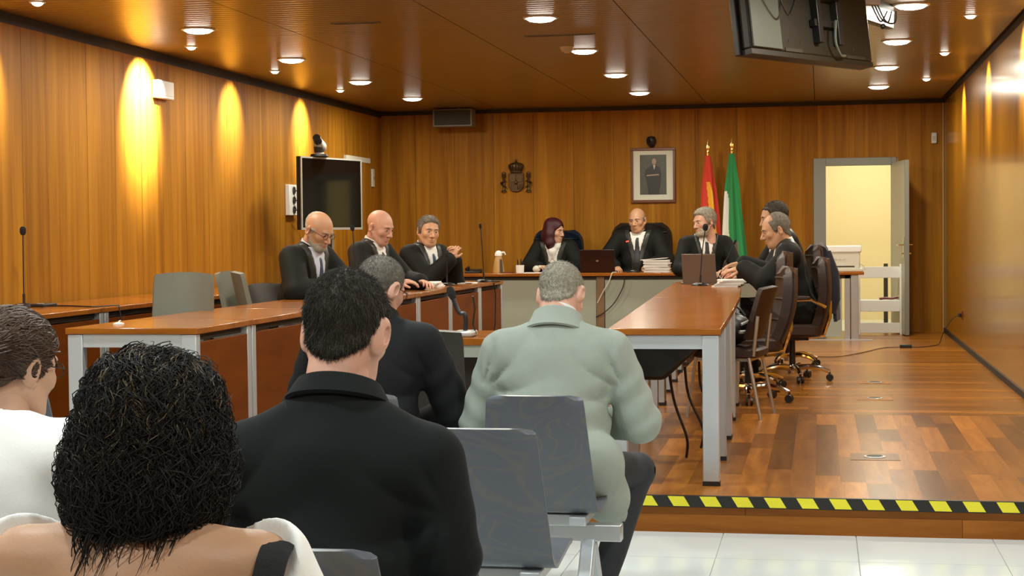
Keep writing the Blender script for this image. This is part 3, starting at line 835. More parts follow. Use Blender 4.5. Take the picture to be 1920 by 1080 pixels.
# framed portrait
t = thing('framed_portrait', 'framed portrait photograph with pale mat above the judge', 'picture', (-2.014, YB, 1.745))
w_, h_ = .545, .67
fr = MB()
for (a, b, c, d_) in ((0, w_, 0, .035), (0, w_, h_-.035, h_), (0, .03, .035, h_-.035), (w_-.03, w_, .035, h_-.035)):
    MB().bx(a-w_/2, b-w_/2, -.035, 0, c, d_).build('frame_bar', 'frame_wood', t, bevel=.004)
MB().bx(-w_/2+.02, w_/2-.02, -.02, -.004, .025, h_-.025).build('mat_board', 'mat_board', t)
ph = MB().bx(-.162, .162, -.0225, -.0195, .10, .585).build('photograph', 'photo_dark', t)
# the pictured figure: dark suit, head, belt sash
body = [(-.06, .10), (-.075, .24), (-.10, .33), (-.095, .40), (-.03, .45), (.03, .46), (.085, .43), (.10, .36), (.09, .24), (.07, .10)]
MB().extr([(x, -.0238, z) for x, z in body], (0, .0012, 0)).build('suit', 'photo_suit', ph)
MB().extr([(.012 + .026*math.cos(a), -.0246, .502 + .038*math.sin(a)) for a in np.linspace(0, 2*PI, 16)[:-1]], (0, .0008, 0)).build('face', 'photo_skin', ph)
MB().extr([(.0, -.0246, .46), (.03, -.0246, .46), (.012, -.0246, .40)], (0, .0006, 0)).build('shirt', 'paper_grey', ph)
MB().extr([(-.08, -.0246, .325), (.07, -.0246, .335), (.07, -.0246, .35), (-.08, -.0246, .34)], (0, .0006, 0)).build('sash', 'photo_skin', ph)
# dome camera over the portrait
t = thing('dome_camera', 'dark round camera mounted above the portrait', 'camera', (-2.03, YB, 2.41))
MB().lathe([(.0, -.06), (.035, -.055), (.058, -.02), (.06, .02), (.045, .05), (.0, .062)], (0, -.07, .085), 18).build('housing', 'black_plastic', t)
MB().cyl((0, 0, .04), (0, -.06, .05), .035, .03, 12).build('bracket', 'black_plastic', t)
MB().cyl((-.018, -.115, .085), (-.02, -.137, .082), .022, .02, 12).build('lens', 'screen', t)
# motion sensor, emergency lamp, outlet strip, thermostat
t = thing('motion_sensor', 'small white motion sensor in the right back corner', 'sensor', (1.315, YB, 2.40))
MB().bx(-.032, .032, -.045, 0, 0, .13).build('case', 'white_plastic', t, bevel=.012)
MB().bx(-.02, .02, -.049, -.043, .035, .09).build('lens', 'off_white', t)
c = atx(310, 170, XL+.03)
t = thing('emergency_light', 'white box shaped emergency light on the left wall', 'emergency light', (XL, c.y-.05, c.z))
MB().bx(0, .065, -.16, .16, -.075, .075).build('case', 'white_plastic', t, bevel=.008)
MB().bx(.062, .07, -.14, .14, -.05, .05).build('diffuser', 'paper', t, bevel=.004)
t = thing('socket_strip', 'white vertical strip of wall sockets beside the television', 'socket strip', (XL, 16.5, 1.60))
MB().bx(0, .05, -.13, .13, 0, .32).build('case', 'white_plastic', t, bevel=.006)
for k in range(3):
    z = .06 + .10*k
    MB().lathe([(.0, 0), (.04, 0), (.04, .012), (.03, .012), (.03, .004), (0, .004)], (.05, 0, z), 14, rot=Matrix.Rotation(R(90), 3, 'Y')).build('socket', 'gap_dark', t)
    MB().tube([(.06, 0, z), (.10, .02, z-.01), (.11, .16, z-.04-.03*k), (.10, .34, z-.16)], .006, 6).build('plug_cord', 'black_plastic', t)
c = atx(698, 335, XL)
t = thing('door_hinge_plate', 'narrow pale wall plate at the left back corner', 'wall plate', (XL, 19.75, 1.98))
MB().bx(0, .02, -.05, .05, 0, .22).build('plate', 'off_white', t, bevel=.005)
MB().bx(.02, .026, -.02, .02, .09, .13).build('knob', 'alu', t)
t = thing('wall_cabinet', 'flush wooden wall cabinet door right of the television', 'cabinet', (XL, 19.05, .60))
MB().bx(0, .022, -.5, .5, 0, 1.66).build('door', 'wall_wood', t)
MB().bx(0, .03, -.52, .52, 1.66, 1.72).build('lintel', 'off_white', t)
# wall socket and cable with adapter on the right
t = thing('wall_socket', 'wall socket with a black plug low on the right wall', 'socket', (XR, 17.6, .50))
MB().bx(-.012, 0, -.06, .06, -.045, .045).build('plate', 'desk_front', t, bevel=.003)
MB().bx(-.045, -.012, -.025, .025, -.02, .02).build('plug', 'black_plastic', t, bevel=.006)
t = thing('power_cable', 'dark power cable with adapter trailing across the stage floor', 'cable', (0, 0, ZS))
pts = [(XR-.045, 17.6, .33), (1.33, 17.62, .30), (1.24, 17.7, .15), (1.22, 17.9, .01), (1.17, 17.75, .006), (1.02, 17.5, .006), (.9, 17.47, .008)]
def smooth_pts(p, n=5):
    p = [Vector(q) for q in p]; q = [p[0]]
    for i in range(len(p)-1):
        for k in range(1, n+1): q.append(p[i].lerp(p[i+1], k/n))
    for _ in range(4): q = [q[0]] + [(q[i-1] + q[i]*2 + q[i+1])/4 for i in range(1, len(q)-1)] + [q[-1]]
    return q
MB().tube(smooth_pts(pts), .004, 6).build('cord', 'black_plastic', t)
MB().tube(smooth_pts([(.80, 17.47, .008), (.66, 17.45, .006), (.55, 17.2, .006), (.40, 16.7, .006), (.22, 16.25, .006), (.1, 16.1, .006), (-.05, 16.15, .006)]), .004, 6).build('cord', 'black_plastic', t)
MB().bx(.79, .91, 17.43, 17.50, 0, .035).build('adapter', 'black_plastic', t, bevel=.006)

# ------------------------------------------------------------------ television on its stand
tv0 = atx(564, 292, -5.0); 
pA = aty(563, 292, 15.6); pB = aty(677, 300, 16.62)
L = math.hypot(pB.x-pA.x, pB.y-pA.y); an = math.atan2(pB.y-pA.y, pB.x-pA.x)
zt = (pA.z+pB.z)/2; zb = aty(563, 431, 15.6).z
t = thing('television', 'black flat television with thin silver frame on a stand', 'television', (pA.x, pA.y, ZS), an)
hz0, hz1 = zb-ZS, zt-ZS
MB().bx(0, L, 0, .05, hz0, hz1).build('housing', 'black_plastic', t)
MB().bx(.02, L-.02, -.004, .0, hz0+.025, hz1-.02).build('screen_panel', 'screen', t)
for a, b, c, d_ in ((0, L, hz0, hz0+.022), (0, L, hz1-.016, hz1), (0, .018, hz0+.022, hz1-.016), (L-.018, L, hz0+.022, hz1-.016)):
    MB().bx(a, b, -.008, .02, c, d_).build('bezel', 'silver_plastic', t)
MB().bx(L*.5-.07, L*.5+.05, .05, .10, .05, hz1-.1).build('stand_post', 'black_plastic', t)
MB().bx(L*.5+.06, L*.5+.10, .05, .10, .05, hz0+.1).build('stand_post', 'alu', t)
MB().bx(L*.5-.4, L*.5+.4, -.22, .3, 0, .04).build('stand_base', 'black_plastic', t, bevel=.01)
MB().tube(smooth_pts([(L*.4, .06, hz0), (L*.45, .09, hz0-.15), (L*.38, .07, hz0-.4), (L*.44, .1, .1)]), .007, 6).build('cord', 'black_plastic', t)
# camera on top of the television
vx = L*.30
ct = thing('video_camera', 'silver and black conference camera on top of the television', 'camera', Vector((pA.x, pA.y, zt)) + Vector((math.cos(an)*vx, math.sin(an)*vx, 0)), an)
MB().lathe([(.0, 0), (.11, 0), (.12, .01), (.11, .028), (.05, .035), (.0, .036)], n=20, sy=.6).build('foot', 'black_plastic', ct)
MB().cyl((0, 0, .034), (0, 0, .06), .05, .04, 14).build('swivel', 'silver_plastic', ct)
vr = Vector((-.75, -.35, .38)).normalized()
MB().tube([Vector((.05, .0, .07)) , Vector((.03, 0, .10)), Vector((.0, 0, .125)), Vector((-.05, -.02, .155))], [.045, .062, .06, .045], 14).build('barrel', 'silver_plastic', ct)
MB().tube([Vector((-.045, -.02, .152)), Vector((-.115, -.05, .19))], [.044, .038], 14).build('lens_hood', 'black_plastic', ct)
MB().tube([Vector((.0, 0, .05)), Vector((-.01, 0, .11))], [.05, .05], 12).build('yoke', 'black_plastic', ct)

# ------------------------------------------------------------------ flags
def flag(label, x, y, top, fn, mats, seed, sway):
    t = thing('flag', label, 'flag', (x, y, ZS))
    MB().cyl((0, 0, .03), (0, 0, top-.16), .014, .014, 10).build('pole', 'gold', t)
    MB().lathe([(.0, 0), (.15, 0), (.15, .02), (.04, .04), (.02, .07), (0, .07)], n=20).build('pole_base', 'gold', t)
    MB().lathe([(.014, -.17), (.024, -.155), (.014, -.14), (.02, -.115), (.03, -.09), (.012, -.055), (.0, .0)], (0, 0, top), 12, sy=.5).build('finial', 'gold', t)
    nz, na = 100, 96
    rr = random.Random(seed)
    ph_ = [rr.uniform(0, 6.28) for _ in range(4)]
    ztop = top - .19; zbot = .55
    vs = []; fs = []; mi = []
    for i in range(nz+1):
        v = i/nz; z = ztop - (ztop-zbot)*v
        rad = .032 + .105*v**.8
        cx = sway*v + .0
        for k in range(na):
            a = 2*PI*k/na
            pl = 1 + (.30*math.sin(5*a + ph_[0] + 1.2*v) + .16*math.sin(9*a + ph_[1] - 2*v))*min(1, v*4)
            vs.append((cx + rad*pl*math.cos(a), rad*pl*.75*math.sin(a), z))
    for i in range(nz):
        for k in range(na):
            fs.append((i*na+k, (i+1)*na+k, (i+1)*na+(k+1)%na, i*na+(k+1)%na)); mi.append(fn((i+.5)/nz, (k+.5)/na))
    fs.append(tuple(range(na))); mi.append(mi[0])
    fs.append(tuple(reversed(range(nz*na, (nz+1)*na)))); mi.append(mi[-1])
    me = bpy.data.meshes.new('cloth'); me.from_pydata(vs, [], fs)
    for m_ in mats: me.materials.append(M[m_])
    me.polygons.foreach_set('material_index', mi); me.shade_smooth(); me.update()
    o = bpy.data.objects.new('cloth', me); COL.objects.link(o); o.parent = t
    return t
mat('flag_red', (0.62, 0.035, 0.012), 0.75, sheen=.3); mat('flag_yellow', (0.85, 0.45, 0.02), 0.75, sheen=.3)
mat('flag_green', (0.012, 0.27, 0.07), 0.75, sheen=.3); mat('flag_white', (0.80, 0.82, 0.74), 0.75, sheen=.3)
def f_es(v, u):     # front of the cloth is u = .5 .. 1 (towards the camera)
    c = .80 - (v-.30)*.05
    yw = .0 if v < .20 else .10 + (v-.2)*.25
    s = .70 + (v-.2)*.22
    return 1 if (s < u < s + yw) else 0
def f_an(v, u):
    if v < .28: return 0
    c = .55 + (v-.28)*.35
    return 1 if .52 < u < c else 0
p1 = aty(1327, 262, 19.85); flag('red and yellow flag hanging on its pole', p1.x, 19.85, p1.z-ZS, f_es, ['flag_red', 'flag_yellow'], 2, .03)
p1 = aty(1372, 258, 19.85); flag('green and white flag hanging on its pole', p1.x, 19.85, p1.z-ZS, f_an, ['flag_green', 'flag_white'], 5, .04)

# ------------------------------------------------------------------ ceiling monitors and fittings
bl = aty(1393, 98, 9.5); br = aty(1628, 133, 10.55)
L = math.hypot(br.x-bl.x, br.y-bl.y); an = math.atan2(br.y-bl.y, br.x-bl.x); zb = (bl.z+br.z)/2
t = thing('ceiling_monitor', 'large dark monitor seen from behind hanging from the ceiling', 'monitor', (bl.x, bl.y, zb), an)
tl = R(-7)
rotx = Matrix.Rotation(tl, 3, 'X')
def tb(x0, x1, y0, y1, z0, z1): 
    return MB().box(rotx @ Vector(((x0+x1)/2, (y0+y1)/2, (z0+z1)/2)), (x1-x0, y1-y0, z1-z0), rotx)
tb(0, L, .02, .06, 0, .50).build('front_bezel', 'black_plastic', t, bevel=.006)
tb(.02, L-.02, -.05, .02, .03, .50).build('rear_cover', 'monitor_back', t, bevel=.012)
tb(.03, L*.24, -.062, -.05, .04, .50).build('side_panel', 'monitor_grey', t, bevel=.003)
tb(.02, L-.02, -.05, .02, .0, .03).build('underside', 'monitor_back', t)
for a, b in ((.27, .40), (.76, .92)): tb(L*a, L*b, -.054, -.05, .035, .055).build('vent', 'gap_dark', t)
for a in (.30, .39, .82, .93): tb(L*a, L*a+.008, -.053, -.05, .09, .105).build('screw_hole', 'gap_dark', t)
for a in (.50, .66): tb(L*a, L*a+.045, -.10, -.05, .10, .50).build('mount_rail', 'black_plastic', t, bevel=.004)
tb(L*.48, L*.72, -.09, -.055, .20, .24).build('mount_bar', 'black_plastic', t)
tb(L*.52, L*.66, -.20, -.06, .36, .50).build('mount_bracket', 'black_plastic', t)
MB().tube([(L*.6, .06, .3), (L*.6, .10, ZC-zb)], .03, 10).build('ceiling_post', 'black_plastic', t)
MB().tube(smooth_pts([(.12, -.10, .46), (.22, -.11, .30), (.30, -.10, .22), (.36, -.10, .32), (.42, -.09, .47)]), .006, 6).build('cord', 'black_plastic', t)
MB().tube(smooth_pts([(L*.62, -.09, .25), (L*.60, -.10, .12), (L*.66, -.09, .04), (L*.72, -.07, .05)]), .008, 6).build('cord', 'monitor_grey', t)
c = aty(1640, 20, 11.3)
t = thing('ceiling_monitor', 'second dark monitor with dangling cables behind the large one', 'monitor', (c.x-.03, 11.3, c.z), R(70))
MB().bx(-.42, .42, -.03, .03, -.08, .36).build('housing', 'monitor_back', t, bevel=.006)
MB().bx(-.10, .10, .03, .09, .10, .37).build('mount_bracket', 'black_plastic', t)
c2 = aty(1600, 8, 10.6)
t = thing('power_strip', 'white power strip with plugs fixed above the hanging monitor', 'power strip', (c2.x, 10.55, c2.z+.02), R(25))
MB().bx(-.17, .17, -.03, .03, -.03, .02).build('case', 'strip_plastic', t, bevel=.005)
MB().bx(-.02, .02, -.02, .02, .02, ZC-c2.z-.02).build('hanger', 'black_plastic', t)
for k in range(4): MB().bx(-.14+.08*k, -.10+.08*k, -.04, .04, .02, .06).build('plug', 'black_plastic', t)
for k in range(3):
    MB().tube(smooth_pts([(.12+.02*k, .0, -.02), (.16+.03*k, 0, -.10-.02*k), (.2+.05*k, .02, -.14), (.24+.03*k, .02, -.06)]), .005, 6).build('cord', 'black_plastic', t)
MB().ball((.2, 0, -.16), .018, 8).build('connector', 'black_plastic', t)
c = atz(1050, 66, ZC)
for (x0, x1, y, lb) in ((-2.27, -1.71, 12.75, 'dark slot diffuser in the middle of the ceiling'), (-3.49, -3.13, 11.62, 'pale slot diffuser near the top edge left of centre')):
    t = thing('air_slot', lb, 'air vent', (x0, y, ZC))
    MB().bx(0, x1-x0, -.03, .03, -.006, 0).build('frame', 'speaker_case', t)
    MB().bx(.02, x1-x0-.02, -.012, .012, -.008, -.005).build('slot', 'gap_dark', t)
c = atz(1063, 88, ZC)
t = thing('smoke_detector', 'round off-white smoke detector beside a middle downlight', 'smoke detector', (c.x, c.y, ZC))
MB().lathe([(.0, -.04), (.04, -.04), (.055, -.02), (.06, 0)], n=18).build('body', 'off_white', t)
MB().lathe([(.0, -.052), (.02, -.05), (.024, -.04), (0, -.04)], n=14).build('sensor_cap', 'lamp_ring', t)

# ------------------------------------------------------------------ white slatted rack by the open door
t = thing('slatted_rack', 'white slatted wooden rack standing in the doorway', 'rack', (aty(1650, 620, 19.62).x, 19.62, ZS))
for s in (-1, 1): MB().bx(s*.245-.022, s*.245+.022, -.03, .03, 0, .82).build('post', 'white_paint', t, bevel=.004)
for z0, z1 in ((.66, .79), (.27, .40), (.02, .14)): MB().bx(-.223, .223, -.015, .015, z0, z1).build('slat', 'white_paint', t, bevel=.004)
for s in (-1, 1): MB().bx(s*.245-.02, s*.245+.02, .30, .34, 0, .78).build('post', 'white_paint', t)
MB().bx(-.223, .223, .03, .33, .385, .40).build('shelf', 'white_paint', t)
c = (t.location.x, t.location.y)
t = thing('tassel', 'maroon tassel lying on the white rack shelf', 'tassel', (c[0]+.12, c[1]+.12, ZS+.401))
MB().tube(smooth_pts([(-.12, 0, .012), (-.05, .02, .02), (.02, -.02, .014), (.09, .0, .03)]), .014, 8).build('cord', 'maroon', t)
MB().ball((.1, 0, .04), .02, 10).build('knot', 'tan_leather', t)
t = thing('side_room_post', 'dark thin post standing in the room behind the door', 'post', (aty(1661, 600, 20.9).x, 20.9, ZS))
MB().bx(-.025, .025, -.025, .025, 0, .80).build('shaft', 'dark_uphol', t)
MB().lathe([(.0, 0), (.14, 0), (.14, .015), (.03, .03), (0, .03)], n=18).build('base', 'dark_uphol', t)

# ------------------------------------------------------------------ things on the bench
yb_ = 18.95
def onb(px, y=18.95): return (aty(px, 500, y).x, y, ZT)
t = thing('tan_jug', 'tan tapered leather jug with a white cap on the bench', 'jug', onb(935))
MB().lathe([(.0, 0), (.068, 0), (.07, .01), (.06, .08), (.046, .16), (.036, .20), (.0, .205)], n=20).build('body', 'tan_leather', t)
MB().lathe([(.037, .19), (.045, .20), (.046, .22), (.036, .245), (.015, .26), (.0, .262)], n=18).build('cap', 'paper', t)
MB().tube([(.03, -.01, .235), (.07, -.01, .24), (.085, -.01, .21)], [.014, .011, .008], 8).build('spout', 'white_plastic', t)
MB().extr([(.03, -.062, .01), (.06, -.045, .01), (.045, -.03, .16), (.025, -.04, .16)], (0, -.012, 0)).build('dark_strap', 'dark_uphol', t)
MB().bx(.06, .17, -.06, .06, 0, .008).build('coaster', 'maroon', t)
t = thing('pen_holder', 'white pen holder with dark pens on the bench', 'pen holder', onb(975))
MB().lathe([(.0, 0), (.046, 0), (.05, .09), (.046, .09), (.043, .01), (0, .01)], n=18).build('cup', 'paper', t)
for k in range(5):
    a = k*1.3; MB().tube([(.02*math.cos(a), .02*math.sin(a), .012), (.034*math.cos(a), .034*math.sin(a), .13+.008*k)], .006, 6).build('pen', 'black_plastic' if k % 2 else 'navy_cloth', t)
t = thing('telephone', 'black desk telephone at the left end of the bench', 'telephone', onb(888))
MB().extr([(-.09, -.08, 0), (-.09, .08, 0), (-.09, .08, .05), (-.09, -.08, .02)], (.18, 0, 0)).build('body', 'black_plastic', t, bevel=.006)
MB().tube(smooth_pts([(-.075, -.07, .045), (-.07, -.03, .06), (-.07, .04, .072), (-.075, .07, .065)]), [.018]+[.014]*14+[.018], 8).build('handset', 'black_plastic', t)
MB().bx(0, .07, -.06, .0, .03, .038).build('keypad', 'gap_dark', t)
t = thing('desk_figure', 'small cream rounded ornament on the bench beside the woman', 'ornament', onb(1006))
MB().ball((0, 0, .042), .042, 14, (1.1, .9, 1)).build('body', 'off_white', t)
MB().ball((.04, -.01, .065), .022, 10).build('head', 'off_white', t)
t = thing('paper_sheets', 'white sheets lying in front of the woman with purple hair', 'papers', onb(1003, 18.75))
MB().bx(-.12, .10, -.09, .09, 0, .008).build('sheets', 'paper', t)
# judge's laptop, open, lid towards us
t = thing('laptop', 'dark laptop with a small logo next to the judge', 'laptop', onb(1121, 18.85))
MB().bx(-.20, .20, .0, .27, 0, .018).build('keyboard_base', 'laptop_dark', t, bevel=.004)
ld = MB().box((0, -.045, .135), (.40, .012, .27), Matrix.Rotation(R(18), 3, 'X')).build('lid', 'laptop_dark', t, bevel=.004)
MB().lathe([(0, 0), (.016, 0), (.016, .002), (0, .002)], (0, -.053, .135), 14, rot=Matrix.Rotation(R(108), 3, 'X'), sy=.7).build('logo', 'alu', ld)
# paper stack with rings and seal
t = thing('case_file', 'thick stack of court papers in front of the judge', 'papers', onb(1232, 18.86))
for k in range(9):
    MB().box((random.Random(k).uniform(-.01, .01), 0, .010+.0155*k), (.29+random.Random(k+9).uniform(-.02, .02), .21, .012), Matrix.Rotation(R(random.Random(k+3).uniform(-4, 4)), 3, 'Z')).build('bundle', ('paper', 'paper_grey')[k % 2], t)
MB().box((-.03, 0, .152), (.30, .21, .006), Matrix.Rotation(R(-4), 3, 'Y')).build('cover_sheet', 'paper', t)
MB().tube(smooth_pts([(.14, -.1, .02), (.17, -.1, .08), (.14, -.1, .14)]), .004, 6).build('ring_clip', 'alu', t)
t = thing('red_stamp', 'small red and white stamp on the bench right of the papers', 'stamp', onb(1279))
MB().bx(-.025, .025, -.02, .02, 0, .02).build('base', 'paper', t, bevel=.004)
MB().lathe([(.012, .02), (.01, .035), (.016, .05), (.0, .06)], n=12).build('handle', 'maroon', t)
tag(MB().tube(smooth_pts([(-2.30, 18.75, ZT+.006), (-2.32, 18.62, ZT+.006), (-2.33, 18.575, ZT+.002), (-2.36, 18.575, ZT-.10), (-2.44, 18.585, ZT-.22), (-2.5, 18.60, ZT-.34)]), .006, 6).build('cable', 'off_white'), 'pale cable hanging over the front edge of the bench', 'cable')
tag(MB().tube(smooth_pts([(-2.18, 18.575, ZT-.04), (-2.20, 18.58, ZT-.16), (-2.30, 18.59, ZT-.34), (-2.42, 18.60, ZT-.45), (-2.52, 18.62, ZT-.5)]), .006, 6).build('cable', 'black_plastic'), 'dark cable hanging down the grey bench front', 'cable')
# printer on the right end of the bench
t = thing('printer', 'pale printer with blurred grey lettering on the right bench end', 'printer', (aty(1578, 480, 18.95).x, 18.98, ZT))
MB().bx(-.215, .20, -.17, .2, .03, .25).build('body', 'off_white', t, bevel=.012)
MB().bx(-.225, .215, -.18, .2, .21, .285).build('lid', 'white_plastic', t, bevel=.01)
MB().bx(-.20, .23, -.2, .18, 0, .032).build('paper_tray', 'off_white', t, bevel=.005)
MB().bx(-.15, .14, -.172, -.168, .045, .06).build('output_slot', 'gap_dark', t)
for k, s in enumerate(((-.06, .11), (-.02, .11), (.02, .11))):
    MB().bx(s[0]-.012, s[0]+.012, -.173, -.169, .13, .138).bx(s[0]-.012 + .01*k, s[0]-.006+.01*k, -.173, -.169, .115, .138).build('letter_mark', 'paper_grey', t)
MB().tube(smooth_pts([(.2, .0, .08), (.25, 0, .05), (.26, -.02, .0), (.25, .02, .06)]), .005, 6).build('cord', 'off_white', t)

# ------------------------------------------------------------------ things on the left desks
def onl(px, y): return (aty(px, 530, y).x, y, ZT)
t = thing('paper_pile', 'white papers with a yellow sheet beside the short microphone', 'papers', onl(790, 14.05))
for k in range(4):
    MB().box((.0, .02*k, .006+.011*k), (.30, .46-.03*k, .010), Matrix.Rotation(R(-3+4*k), 3, 'Z')).build('sheet', ('paper', 'paper', 'paper_grey', 'paper')[k], t)
MB().box((.06, -.12, .047), (.09, .2, .003), Matrix.Rotation(R(10), 3, 'Z')).build('yellow_sheet', 'paper_yellow', t)
t = thing('paper_sheets', 'white sheets lying near the tall thin microphone', 'papers', onl(875, 15.1))
MB().box((0, 0, .004), (.2, .3, .006), Matrix.Rotation(R(12), 3, 'Z')).build('sheets', 'paper', t)
MB().box((.02, -.05, .009), (.15, .2, .004), Matrix.Rotation(R(-8), 3, 'Z')).build('sheets', 'paper_grey', t)
t = thing('paper_sheets', 'white sheet under the bearded lawyer hand', 'papers', (-3.52, 11.75, ZT))
MB().box((0, 0, .003), (.21, .3, .005)).build('sheets', 'paper', t)
t = thing('cable_clip', 'white cable clip on the nearest left desk corner', 'cable clip', (-3.70, 8.3, ZT))
MB().lathe([(.0, 0), (.03, 0), (.03, .006), (.01, .012), (0, .012)], n=14).build('disc', 'white_plastic', t)
MB().tube(smooth_pts([(0, 0, .01), (-.04, .1, .012), (-.1, .25, .006)]), .004, 6).build('cord', 'white_plastic', t)

# ------------------------------------------------------------------ things on the right table
def onr(px, y): return (aty(px, 520, y).x, y, ZT)
t = thing('laptop', 'grey laptop seen from behind on the right table', 'laptop', onr(1312, 14.55), R(-8))
MB().bx(-.17, .17, .0, .25, 0, .018).build('keyboard_base', 'laptop_grey', t, bevel=.004)
MB().box((0, -.03, .14), (.215 if False else .30, .012, .26), Matrix.Rotation(R(14), 3, 'X')).build('lid', 'laptop_grey', t, bevel=.004)
t = thing('water_bottle', 'clear plastic water bottle on the right table', 'bottle', onr(1330, 14.98))
MB().lathe([(.0, 0), (.03, 0), (.034, .01), (.034, .06), (.031, .07), (.034, .08), (.034, .14), (.02, .175), (.014, .185), (.014, .2), (0, .2)], n=18).build('body', 'bottle_clear', t)
MB().lathe([(.016, .195), (.016, .22), (.0, .22)], n=14).build('cap', 'paper', t)
t = thing('pink_bottle', 'small pink bottle beside the typing hands', 'bottle', onr(1366, 14.9))
MB().lathe([(.0, 0), (.026, 0), (.028, .01), (.028, .10), (.02, .12), (.014, .13), (0, .13)], n=16).build('body', 'pink_bottle', t)
MB().lathe([(.016, .128), (.018, .16), (.0, .165)], n=12).build('cap', 'maroon', t)
t = thing('paper_pile', 'white papers under the typing hands on the right table', 'papers', onr(1372, 13.9))
for k in range(5): MB().box((.01*k-.03, 0, .006+.012*k), (.22, .30, .011), Matrix.Rotation(R(5*k-8), 3, 'Z')).build('sheet', ('paper', 'paper_grey')[k % 2], t)
t = thing('cable_loop', 'loose pale cable by the water bottle', 'cable', onr(1345, 14.75))
MB().tube(smooth_pts([(-.06, 0, .01), (-.02, -.02, .12), (.02, -.02, .06), (.07, 0, .01), (.02, .06, .006)]), .005, 6).build('cord', 'off_white', t)

# dark coat over a chair back, bags under the table
t = thing('coat', 'dark navy coat draped over the farthest swivel chair', 'coat', (0, 0, 0))
g = []
cx = aty(1537, 480, 15.1).x
for i in range(25):
    v = i/24
    row = []
    for j in range(17):
        u = -1 + 2*j/16
        if v < .2: xx = -.05 + .10*(v/.2); zz = 1.22 + .05*math.sin(v/.2*PI*.9) - .03*u*u
        else: xx = .05 + .10*math.sin((v-.2)/.8*1.6) ; zz = 1.23 - .62*(v-.2)/.8 - .03*u*u
        xx += .018*math.sin(6*u + 5*v) * min(1, v*2)
        row.append((cx + xx, 15.15 + u*(.23 + .02*math.sin(v*7)), zz))
    g.append(row)
MB().sheet(g, .03).build('shell', 'navy_cloth', t, ang=1.2)
MB().tube([(cx+.06, 14.93, 1.2), (cx+.12, 14.90, 1.0), (cx+.13, 14.9, .78), (cx+.10, 14.92, .66)], [.04, .055, .05, .04], 12).build('sleeve', 'navy_cloth', t)
# black bag with white stripes lying on the thin-legged chair
t = thing('sports_bag', 'black bag with white stripes on the thin-legged chair', 'bag', (-.60, 11.05, ZS+.462))
f_ = MB().ball((0, 0, .115), .115, 18, (1.25, 1.25, 1.0)).build('body', 'black_plastic', t)
MB().tube([(.08, -.125, .15), (.13, -.08, .17), (.145, .0, .15)], .010, 6).build('stripe', 'paper', t)
MB().tube([(.07, -.135, .10), (.125, -.09, .10), (.15, .0, .07)], .012, 6).build('stripe', 'paper', t)
MB().tube(smooth_pts([(-.1, 0, .2), (-.05, 0, .27), (.05, 0, .27), (.1, 0, .2)]), .009, 6).build('handle', 'black_plastic', t)
t = thing('under_table_tray', 'black sloping cable tray under the nearest right table', 'cable tray', (0, 0, ZS))
MB().extr([(-.98, 8.5, .66), (-.98, 8.5, .50), (-.90, 8.5, .46), (-.80, 8.5, .46), (-.58, 8.5, .66)], (0, 2.6, 0)).build('trough', 'black_plastic', t, bevel=.02)
for k in range(4):
    MB().tube(smooth_pts([(-.8+.05*k, 8.8+.4*k, .47), (-.78+.04*k, 8.85+.4*k, .3), (-.7+.06*k, 8.8+.42*k, .12), (-.72+.05*k, 8.9+.4*k, .01)]), .008, 6).build('cable', 'black_plastic', t)
